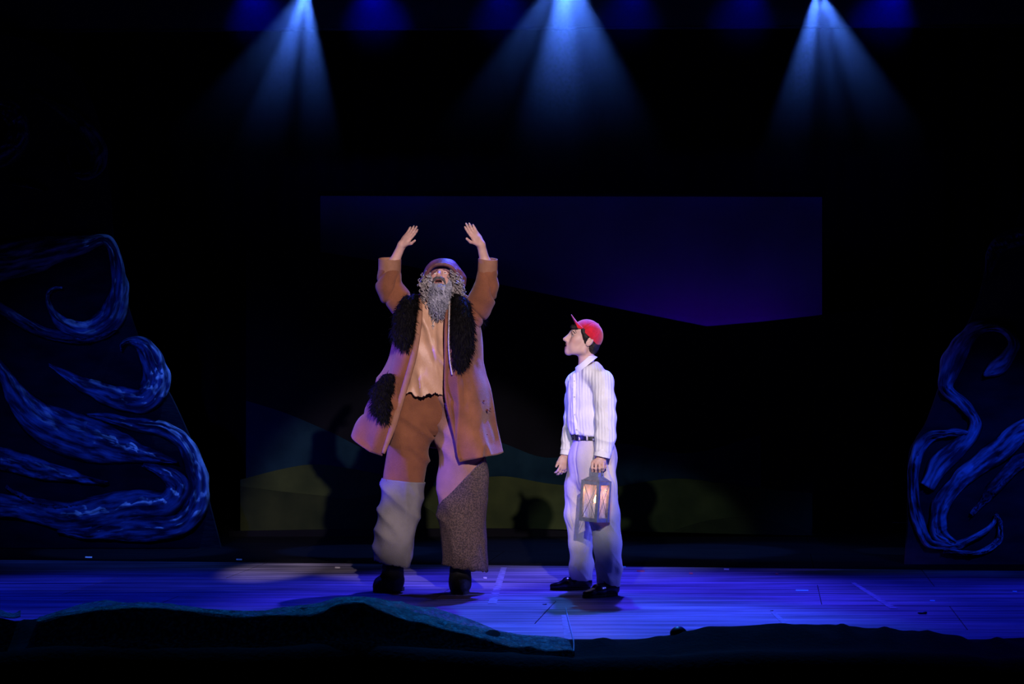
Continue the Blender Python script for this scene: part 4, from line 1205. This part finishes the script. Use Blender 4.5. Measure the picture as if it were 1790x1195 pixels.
# hair and beard: curled locks
M['grey_hair'] = material('curly_grey_hair', (0.46, 0.42, 0.40), 0.5, (0.16, 0.13, 0.12), scale=45, bump=0.4, bump_scale=200, spec=0.4)
M['beard'] = material('grey_beard', (0.40, 0.40, 0.46), 0.55, (0.18, 0.18, 0.22), scale=50, stretch=(1, 1, 0.3), bump=0.5, bump_scale=200)
M['moustache'] = material('dark_moustache', (0.13, 0.12, 0.13), 0.6, (0.05, 0.045, 0.05), scale=50)
def locks(J, roots, length, wave, r, seed, down=(0, 0, -1), n=14, push=0.0):
    g = np.random.default_rng(seed)
    for p in roots:
        d = np.asarray(down, float) + g.normal(0, 0.12, 3); d /= np.linalg.norm(d)
        u = np.cross(d, [0, 1, 0.1]); u /= np.linalg.norm(u); v = np.cross(d, u)
        ph = g.uniform(0, 6.28); ln = length * g.uniform(0.7, 1.15); fq = g.uniform(8, 15); w = wave * g.uniform(0.7, 1.3)
        t = np.linspace(0, 1, n)
        P = p + d * (t * ln)[:, None] + u * (np.sin(t * fq + ph) * w * np.minimum(1, t * 4))[:, None] + v * (np.cos(t * fq + ph) * w * np.minimum(1, t * 4) + push * t)[:, None]
        J.add(*tube_path(P, np.interp(t, [0, .3, 1], [r * 0.8, r, r * 0.3]), 4))
g = np.random.default_rng(3)
J = Join()
HFs = Field(mw(774, 500) - 0.3, mw(774, 500) + 0.3, 0.005)
HFs.chain([(mw(748, 478, -0.07), 0.022), (mw(743, 500, -0.07), 0.030), (mw(745, 525, -0.08), 0.024), (mw(748, 540, -0.09), 0.014)], 0.02)
HFs.chain([(mw(792, 474, -0.075), 0.026), (mw(799, 492, -0.075), 0.036), (mw(798, 512, -0.075), 0.034), (mw(796, 528, -0.08), 0.018)], 0.02)
Vq, Fq = HFs.mesh()
J.add(Vq, Fq)
rt = []
for _ in range(85):
    t = g.uniform(0, 1); rt.append(mw(750 - 8 * math.sin(t * 2.4) + g.normal(0, 4), 472 + 48 * t, -0.10 + g.normal(0, 0.02)))
locks(J, rt, 0.085, 0.009, 0.0042, 5)
rt = []
for _ in range(100):
    t = g.uniform(0, 1); rt.append(mw(793 + 9 * math.sin(t * 2.0) + g.normal(0, 4.5), 469 + 42 * t, -0.105 + g.normal(0, 0.02)))
locks(J, rt, 0.075, 0.010, 0.0044, 6, (0.15, 0, -1))
J.build('hair', M['grey_hair'], man)
BFd = Field(mw(767, 520, -0.12) - 0.2, mw(767, 520, -0.12) + 0.2, 0.0045)
BFd.ell(mw(768, 508, -0.10), (0.066, 0.055, 0.050), None, 0.03)
BFd.ell(mw(767, 526, -0.135), (0.062, 0.050, 0.060), None, 0.04)
BFd.ell(mw(765, 542, -0.15), (0.040, 0.036, 0.034), None, 0.03)
BFd.cone(mw(752, 488, -0.075), mw(753, 512, -0.10), 0.018, 0.026, 0.03); BFd.cone(mw(787, 488, -0.075), mw(784, 512, -0.10), 0.018, 0.026, 0.03)
BFd.ell(Tm(0.085, 0, -0.108), (0.05, 0.045, 0.030), None, 0.02)
BFd.ell(Tm(0.115, 0, -0.066), (0.026, 0.05, 0.011), None, 0.006, True)
BFd.ell(mw(768.5, 494, -0.30), (0.030, 0.06, 0.014), None, 0.01, True)
Vq, Fq = BFd.mesh()
Vq = displace(Vq, Fq, lambda V: (ridge(V, (60, 60, 22), 2) - 0.5) * 0.010)
J = Join(); J.add(Vq, Fq)
fr_ = Vq[(Vq[:, 1] < MB - 0.10)]
fr_ = fr_[fr_[:, 2] < mw(0, 500)[2]]
locks(J, fr_[g.integers(0, len(fr_), 320)], 0.045, 0.005, 0.0030, 8, (0, -0.25, -1), 10)
bd = J.build('beard', M['beard'], man)
J = Join()
for q in (-1, 1):
    P = [Tm(0.108, 0.0, -0.044), Tm(0.106, q * 0.016, -0.046), Tm(0.094, q * 0.032, -0.058), Tm(0.080, q * 0.042, -0.076)]
    J.add(*tube_path(catmull(np.array(P), 12), np.array([0.007, 0.008, 0.009, 0.0095, 0.0095, 0.009, 0.009, 0.008, 0.0075, 0.006, 0.005, 0.003]) * ms, 8))
rt = [Tm(0.112 - abs(y) * 0.35, y, -0.040) for y in np.linspace(-0.034, 0.034, 40)]
locks(J, rt, 0.022, 0.002, 0.0022, 9, (0, -0.2, -1), 6)
J.build('moustache', M['moustache'], bd)
for q in (1, -1):
    J = Join()
    J.add(*tube_path(catmull(np.array([Tm(0.093, q * 0.013, 0.022), Tm(0.094, q * 0.030, 0.029), Tm(0.082, q * 0.050, 0.022)]), 10), np.linspace(0.0045, 0.002, 10), 6))
    J.build('eyebrow', M['moustache'], bd)

# shirt under the coat
M['tan_shirt'] = material('tan_homespun_satin', (0.64, 0.38, 0.24), 0.34, (0.54, 0.31, 0.18), scale=9, bump=0.2, bump_scale=180, spec=0.35)
rows = []
spec_rows = [(757, 522, 0.085, 0.07, -0.03), (757, 545, 0.115, 0.10, -0.03), (757, 590, 0.130, 0.13, -0.03), (753, 635, 0.150, 0.145, -0.03), (748, 670, 0.165, 0.15, -0.03), (747, 690, 0.172, 0.155, -0.03)]
nc = 64
for px, py, rx, ry, dc_ in spec_rows:
    c = mw(px, py, dc_)
    rows.append([c + np.array([math.sin(2 * math.pi * j / 16) * rx, -math.cos(2 * math.pi * j / 16) * ry, 0]) for j in range(16)])
nr = 60
V, Fc_ = patch(rows, nr, 120, True)
tt = np.repeat(np.linspace(0, 1, nr), 120)
jj = np.tile(np.arange(120), nr)
rag = np.interp(jj, np.arange(120), np.convolve(np.tile(g.uniform(-1, 1, 120), 3), np.ones(3) / 3, 'same')[120:240]) * 0.028 + 0.02 * np.sin(jj * 0.31)
V[:, 2] += rag * np.clip((tt - 0.8) / 0.2, 0, 1)
def sfold(Vv):
    q = Vv.copy(); q[:, 2] = q[:, 2] + (q[:, 0] - man.location[0]) * 1.25
    d = (ridge(q, (6.5, 3, 6.5), 12) ** 2 - 0.35) * 0.052
    e2 = (ridge(Vv, (13, 3, 3.2), 5) ** 2 - 0.3) * 0.018
    return d + e2
V = displace(V, Fc_, lambda P: -sfold(P))
Vs2, Fs2 = shell(V, Fc_, 0.004)
ms_ = mesh_obj('shirt', Vs2, Fs2, M['tan_shirt'], man)
M['cord'] = material('pale_cord', (0.55, 0.48, 0.42), 0.8, scale=60)
fx = V
nk = snap([mw(766, 545), mw(761, 556), mw(758.5, 568)], fx, 0.006); nk2 = snap([mw(752, 545), mw(756, 557), mw(758.5, 568)], fx, 0.006)
pend = empty('pendant', nk[2]); pend.parent = man; pend.location = Vector(nk[2]) - Vector(world_loc(man))
Join().add(*tube_path(catmull(nk, 10), 0.0022, 5)).add(*tube_path(catmull(nk2, 10), 0.0022, 5)).build('cord', M['cord'], pend)
c = nk[2] + np.array([0, -0.004, -0.012])
Join().box(c, (0.005, 0.004, 0.034)).box(c + np.array([0, 0, 0.005]), (0.020, 0.004, 0.005)).build('cross', M['cord'], pend, False)

# trousers: brown upper legs, grey and tweed lower panels let in
M['brown_trouser'] = material('rust_brown_corduroy', (0.23, 0.085, 0.034), 0.9, (0.17, 0.06, 0.026), scale=9, bump=0.3, bump_scale=120, sheen=0.1)
M['rose_trouser'] = material('dusty_rose_canvas', (0.34, 0.17, 0.14), 0.9, (0.28, 0.14, 0.115), scale=9, bump=0.3, bump_scale=160, sheen=0.1)
M['grey_panel'] = material('faded_grey_canvas', (0.20, 0.185, 0.18), 0.9, (0.15, 0.14, 0.135), scale=8, bump=0.3, bump_scale=160)
M['tweed_panel'] = material('speckled_tweed', (0.13, 0.085, 0.075), 0.95, (0.045, 0.032, 0.032), scale=120, bump=0.5, bump_scale=220, lo=0.42, hi=0.6)
def leg(rings, mat, name, parent, fold, seed, nr=50, nc=72, rag=0.0):
    rows = []
    for pL, pR, yL, yR, dy, ry in rings:
        a = mw(pL, yL, dy); b = mw(pR, yR, dy); c = (a + b) / 2; ax = (b - a) / 2
        rows.append([c + ax * math.sin(2 * math.pi * j / 16) + np.array([0, -math.cos(2 * math.pi * j / 16) * ry, 0]) for j in range(16)])
    V, Fc = patch(rows, nr, nc, True)
    if rag:
        tt = np.repeat(np.linspace(0, 1, nr), nc); jj = np.tile(np.arange(nc), nr)
        V[:, 2] += np.random.default_rng(seed).uniform(-rag, rag, nc)[jj] * np.clip((tt - 0.9) / 0.1, 0, 1)
    def ff(P):
        q = P.copy(); q[:, 2] += (q[:, 0]) * 0.9
        return -((ridge(q, (3.5, 3, 6.5), seed) ** 2 - 0.35) * 0.03 * fold + (ridge(P, (12, 5, 1.6), seed + 2) ** 2 - 0.3) * 0.018 * fold)
    V = displace(V, Fc, ff)
    V, Fc = shell(V, Fc, 0.004)
    return mesh_obj(name, V, Fc, mat, parent)
leg([(694, 824, 660, 660, 0, 0.10), (694, 824, 690, 690, 0, 0.105), (700, 820, 725, 725, 0, 0.10), (716, 806, 748, 748, 0, 0.08), (735, 785, 760, 760, 0, 0.04)], M['brown_trouser'], 'trouser_seat', man, 0.2, 31)
tl = leg([(690, 768, 672, 672, 0, 0.13), (688, 766, 700, 700, 0, 0.13), (684, 760, 745, 745, 0, 0.12), (678, 750, 790, 790, 0.01, 0.115), (671.5, 739, 840, 846, 0.02, 0.11)], M['brown_trouser'], 'trouser_leg', man, 1.0, 31)
leg([(670, 740, 836, 842, 0.02, 0.113), (664, 733, 880, 884, 0.025, 0.113), (658, 723, 930, 935, 0.035, 0.11), (653, 713, 978, 990, 0.045, 0.11)], M['grey_panel'], 'lower_panel', tl, 0.9, 33, rag=0.006)
tr2 = leg([(750, 832, 672, 672, 0, 0.13), (756, 836, 700, 700, 0, 0.13), (763, 840, 750, 750, -0.01, 0.125), (769, 843, 800, 800, -0.02, 0.12), (770.5, 844, 850, 850, -0.025, 0.118), (772.5, 844.5, 900, 900, -0.03, 0.115)], M['rose_trouser'], 'trouser_leg', man, 0.9, 35)
leg([(768, 846.5, 884, 796, -0.025, 0.127), (770, 847, 905, 850, -0.027, 0.126), (773, 847, 935, 915, -0.03, 0.124), (776, 846, 986, 998, -0.035, 0.115)], M['tweed_panel'], 'lower_panel', tr2, 0.9, 35, rag=0.006)
# loose threads and a little brass charm at the left hem
J = Join()
for px, py, ln in ((712, 972, 14), (709, 976, 16), (714, 968, 9), (713, 980, 8)):
    a = mw(px, py, 0.0); J.add(*tube_path(catmull(np.array([a, a + np.array([0.006, -0.004, -ln / 540]), a + np.array([-0.002, -0.006, -ln / 268])]), 8), 0.0022, 4))
J.build('loose_thread', M['cord'], tl)

# boots
M['boot'] = material('black_suede_boot', (0.010, 0.010, 0.012), 0.7, scale=20, bump=0.6, bump_scale=40, spec=0.2)
def boot(heel, toe, top, w, r_top):
    heel = np.asarray(heel, float); toe = np.asarray(toe, float); heel[2] = toe[2] = 0
    r_ = empty('boot', (heel + toe) / 2); r_.parent = man; r_.location = Vector((heel + toe) / 2) - Vector(world_loc(man))
    up = np.array([0, 0, 1.0])
    F = Field(np.minimum(heel, toe) - np.array([0.16, 0.16, 0.03]), np.maximum(np.maximum(heel, toe), top) + 0.16, 0.0045)
    d = toe - heel
    F.chain([(heel + up * 0.06, w), (heel + d * 0.5 + up * 0.055, w), (heel + d * 0.85 + up * 0.045, w * 0.8), (toe + up * 0.036, w * 0.5)], 0.03)
    F.chain([(heel + d * 0.15 + up * 0.06, w), (np.asarray(top), r_top)], 0.04)
    F.half(heel + up * 0.02, (0, 0, -1)); F.half(np.asarray(top), (0, 0, 1))
    V, Fc = F.mesh()
    V = displace(V, Fc, lambda P: (ridge(P, (5, 5, 22), 4) - 0.5) * 0.012)
    V[:, 2] = np.maximum(V[:, 2], 0.012)
    mesh_obj('upper', V, Fc, M['boot'], r_)
    u = d / np.linalg.norm(d); s = np.array([-u[1], u[0], 0]); ln = np.linalg.norm(d) + w * 1.5
    n = 36; ring = []
    for i in range(n):
        a = 2 * math.pi * i / n
        ring.append(heel - u * w * 0.98 + u * ln * (0.5 + 0.5 * math.cos(a)) + s * w * 1.04 * np.sign(math.sin(a)) * abs(math.sin(a)) ** 0.6)
    V = np.array([p + up * 0.001 for p in ring] + [p + up * 0.024 for p in ring])
    mesh_obj('sole', V, [tuple(range(n))[::-1], tuple(range(n, 2 * n))] + [(i, (i + 1) % n, n + (i + 1) % n, n + i) for i in range(n)], M['sole'], r_, False)
boot(mw(692, 1028, 0.10), mw(662, 1030, -0.02), mw(686, 975, 0.06), 0.058, 0.074)
boot(mw(804, 1034, 0.02), mw(804, 1036, -0.15), mw(806, 980, -0.03), 0.060, 0.072)

# coat
M['coat'] = material('brown_canvas_coat', (0.26, 0.092, 0.038), 0.85, (0.17, 0.06, 0.026), scale=7, bump=0.35, bump_scale=150, sheen=0.15)
M['coat_trim'] = material('tan_lapel_cloth', (0.34, 0.165, 0.09), 0.8, (0.26, 0.12, 0.065), scale=12, bump=0.2, bump_scale=150)
coat = empty('coat', mw(765, 640)); coat.parent = man; coat.location = Vector(mw(765, 640)) - Vector(world_loc(man))
ctrl = [
 [(735, 524, -.09), (724, 519, -.10), (708, 528, 0), (728, 514, .10), (812, 514, .10), (832, 530, 0), (806, 519, -.10), (784, 524, -.09)],
 [(731, 568, -.19), (711, 570, -.19), (694, 566, 0), (712, 570, .16), (818, 570, .16), (838, 572, 0), (811, 572, -.19), (780, 570, -.19)],
 [(722, 622, -.21), (702, 628, -.21), (679, 630, 0), (705, 632, .18), (820, 632, .18), (846, 638, 0), (815, 635, -.21), (779, 632, -.20)],
 [(703, 688, -.22), (681, 690, -.22), (650, 688, -.02), (690, 692, .2), (830, 692, .2), (857, 698, 0), (821, 695, -.24), (779, 690, -.21)],
 [(686, 745, -.22), (661, 742, -.23), (629, 726, -.04), (690, 745, .22), (830, 745, .22), (866, 748, 0), (829, 750, -.25), (791, 746, -.22)],
 [(668, 797, -.22), (641, 786, -.24), (613, 757, -.06), (690, 775, .24), (830, 790, .24), (876, 792, 0), (838, 800, -.26), (805, 807, -.22)]]
C3 = [[mw(*p) for p in r] for r in ctrl]
V, Fc_ = patch(C3, 70, 160)
cz = V[:, 2]
def cfold(P):
    k = np.clip((1.95 - P[:, 2]) / 0.9, 0.1, 1)
    q = P.copy(); q[:, 2] += (q[:, 0]) * 0.5
    return (ridge(P, (7.5, 5, 0.9), 21) ** 2 - 0.35) * 0.045 * k + (0.3 - ridge(q, (5, 4, 5), 23) ** 3) * 0.022
V = displace(V, Fc_, cfold)
Vcoat = V
V2, F2 = shell(V, Fc_, 0.006)
mesh_obj('coat_body', V2, F2, M['coat'], coat)
def coat_sleeve(pts, cuff, inner, name='sleeve'):
    P = [mw(*p[:3]) for p in pts]; R_ = [p[3] for p in pts]
    lo = np.min(P, 0) - 0.14; hi = np.max(P, 0) + 0.14
    F = Field(lo, hi, 0.005)
    F.chain(list(zip(P, R_)), 0.03)
    d = P[-1] - P[-2]; d /= np.linalg.norm(d)
    F.half(P[-1], d)
    F.cone(P[-1] + d * 0.03, P[-1] - d * 0.08, R_[-1] - 0.010, R_[-1] - 0.016, 0.004, True)
    V, Fc = F.mesh()
    def ff(Q):
        q = Q.copy(); q[:, 2] += np.abs(q[:, 0] - mw(768, 0)[0]) * 0.9
        return (0.006 - ridge(q, (4.5, 4.5, 11), 7) ** 4 * 0.019) * np.clip(np.linalg.norm(Q - P[-1], axis=1) / 0.12 - 0.6, 0, 1)
    V = displace(V, Fc, ff)
    s = mesh_obj(name, V, Fc, M['coat'], coat)
    e0 = mw(*cuff[0][:3]); e1 = mw(*cuff[1][:3])
    band('cuff', e0, e1, cuff[0][3], cuff[1][3], M['coat_trim'], coat, 0.008)
coat_sleeve([(722, 552, 0.0, 0.085), (704, 533, -0.01, 0.085), (688, 515, -0.03, 0.080), (679, 498, -0.05, 0.074), (681, 480, -0.06, 0.069), (681.5, 456, -0.075, 0.069)],
            [(681, 477, -0.06, 0.074), (681.5, 452, -0.077, 0.075)], None)
coat_sleeve([(822, 556, 0.0, 0.085), (834, 538, -0.01, 0.082), (845, 518, -0.03, 0.076), (851, 498, -0.05, 0.068), (852, 480, -0.06, 0.060), (853, 456, -0.075, 0.056)],
            [(852, 476, -0.06, 0.066), (853, 452, -0.077, 0.0635)], None)
# rolled front edges
le = [(735, 524, -.10), (732, 566, -.205), (723, 622, -.228), (704, 688, -.236), (687, 745, -.236), (670, 792, -.235)]
mesh_obj('lapel', *tube_path(catmull(np.array([mw(*p) for p in le]), 50), np.interp(np.linspace(0, 1, 50), [0, .15, .8, 1], [0.012, 0.020, 0.022, 0.012]), 10, True, ((0, 1, 0), 0.55)), M['coat_trim'], coat)
re_ = [(783, 524, -.10), (780, 568, -.205), (779.5, 632, -.216), (780, 690, -.226), (792, 746, -.236), (805, 803, -.235)]
mesh_obj('lapel', *tube_path(catmull(np.array([mw(*p) for p in re_]), 50), np.interp(np.linspace(0, 1, 50), [0, .15, .8, 1], [0.010, 0.012, 0.010, 0.008]), 10, True, ((0, 1, 0), 0.55)), M['coat'], coat)
ds = [(786, 524, -.13), (785, 560, -.235), (784.5, 600, -.245), (786.5, 630, -.245), (790.5, 655, -.25)]
mesh_obj('drawstring', *tube_path(catmull(np.array([mw(*p) for p in ds]), 40), 0.0058, 6), M['cord'], coat)
# black fur
M['fur'] = material('black_fur', (0.004, 0.003, 0.0035), 0.7, (0.0015, 0.0012, 0.0015), scale=60, spec=0.12)
def fur(name, blobs, n, ln, seed, flat=0.35):
    g2 = np.random.default_rng(seed)
    P = np.array([mw(*b[:3]) for b in blobs]); rr = [b[3] for b in blobs]
    F = Field(P.min(0) - 0.12, P.max(0) + 0.12, 0.006)
    F.chain(list(zip(P, rr)), 0.03, flat)
    V, Fc = F.mesh(); N_ = vert_normals(V, Fc)
    J = Join(); V = V + N_ * ((vnoise(V, (50, 50, 50), seed) - 0.5) * 0.012)[:, None]
    J.add(V, Fc)
    idx = g2.integers(0, len(V), n)
    hv, hf = [], []
    for c_, i in enumerate(idx):
        p = V[i]; d = N_[i] * 0.7 + np.array([0, -0.15, -0.75]) + g2.normal(0, 0.35, 3); d /= np.linalg.norm(d)
        s_ = np.cross(d, N_[i] + 0.01); s_ /= np.linalg.norm(s_) + 1e-9
        l_ = ln * g2.uniform(0.5, 1.3); b_ = p - d * 0.004
        mid = p + d * l_ * 0.6 + np.array([0, 0, -0.006])
        hv += [b_ - s_ * 0.0022, b_ + s_ * 0.0022, mid + s_ * 0.0014, mid - s_ * 0.0014, p + d * l_ + np.array([0, 0, -0.012])]
        k_ = 5 * c_; hf += [(k_, k_ + 1, k_ + 2, k_ + 3), (k_ + 3, k_ + 2, k_ + 4)]
    J.add(np.array(hv), hf)
    o = J.build(name, M['fur'], coat, False)
    return o
fur('fur_lapel', [(724, 520, -.11, .026), (714, 532, -.17, .052), (707, 556, -.215, .066), (704, 582, -.225, .068), (707, 602, -.23, .036)], 2600, 0.034, 41)
fur('fur_lapel', [(796, 518, -.11, .028), (806, 535, -.17, .055), (808, 565, -.22, .072), (808, 600, -.23, .070), (806, 628, -.235, .044), (803, 643, -.235, .022)], 3200, 0.036, 42)
fur('fur_tuft', [(832, 545, 0.02, .030), (838, 556, 0.02, .026)], 500, 0.045, 43, 1.0)
fur('fur_pouch', [(678, 664, -.225, .045), (667, 685, -.235, .060), (666, 710, -.25, .056), (672, 730, -.25, .030)], 2200, 0.032, 44)
# small dark stains
M['stain'] = material('dark_red_stain', (0.10, 0.02, 0.02), 0.9, scale=40)
for px, py, r_ in ((846, 700, 0.007), (852, 716, 0.009), (857, 714, 0.006), (852, 758, 0.004)):
    p = snap([mw(px, py)], Vcoat, 0.0045)[0]
    F = Field(p - 0.015, p + 0.015, 0.0015).ell(p, (r_, 0.003, r_ * 0.9), None, 0.001)
    mesh_obj('stain', *F.mesh(), M['stain'], coat)

# ------------------------------------------------------------------ thin haze under the lighting pipe
hm = bpy.data.materials.new('stage_haze'); hm.use_nodes = True
N = hm.node_tree.nodes; L = hm.node_tree.links
N.remove(N['Principled BSDF'])
vs = N.new('ShaderNodeVolumeScatter'); vs.inputs['Anisotropy'].default_value = 0.2; vs.inputs['Color'].default_value = (1, 1, 1, 1)
tc = N.new('ShaderNodeNewGeometry'); sx = N.new('ShaderNodeSeparateXYZ'); L.new(tc.outputs['Position'], sx.inputs[0])
mr = N.new('ShaderNodeMapRange'); mr.inputs[1].default_value = 2.6; mr.inputs[2].default_value = 4.6; mr.inputs[3].default_value = 0.0; mr.inputs[4].default_value = 1.0
L.new(sx.outputs[2], mr.inputs[0])
pwn = N.new('ShaderNodeMath'); pwn.operation = 'POWER'; pwn.inputs[1].default_value = 5.5; L.new(mr.outputs[0], pwn.inputs[0])
dn = N.new('ShaderNodeMath'); dn.operation = 'MULTIPLY'; dn.inputs[1].default_value = 0.62; L.new(pwn.outputs[0], dn.inputs[0])
L.new(dn.outputs[0], vs.inputs['Density']); L.new(vs.outputs[0], N['Material Output'].inputs['Volume'])
hz = Join().box((0.15, 17.22, 3.75), (6.3, 1.06, 2.3)).build('stage_haze', hm, smooth=False, origin=(0.15, 17.22, 3.0))
tag(hz, 'thin bluish haze hanging under the lighting pipe', 'haze', kind='stuff')
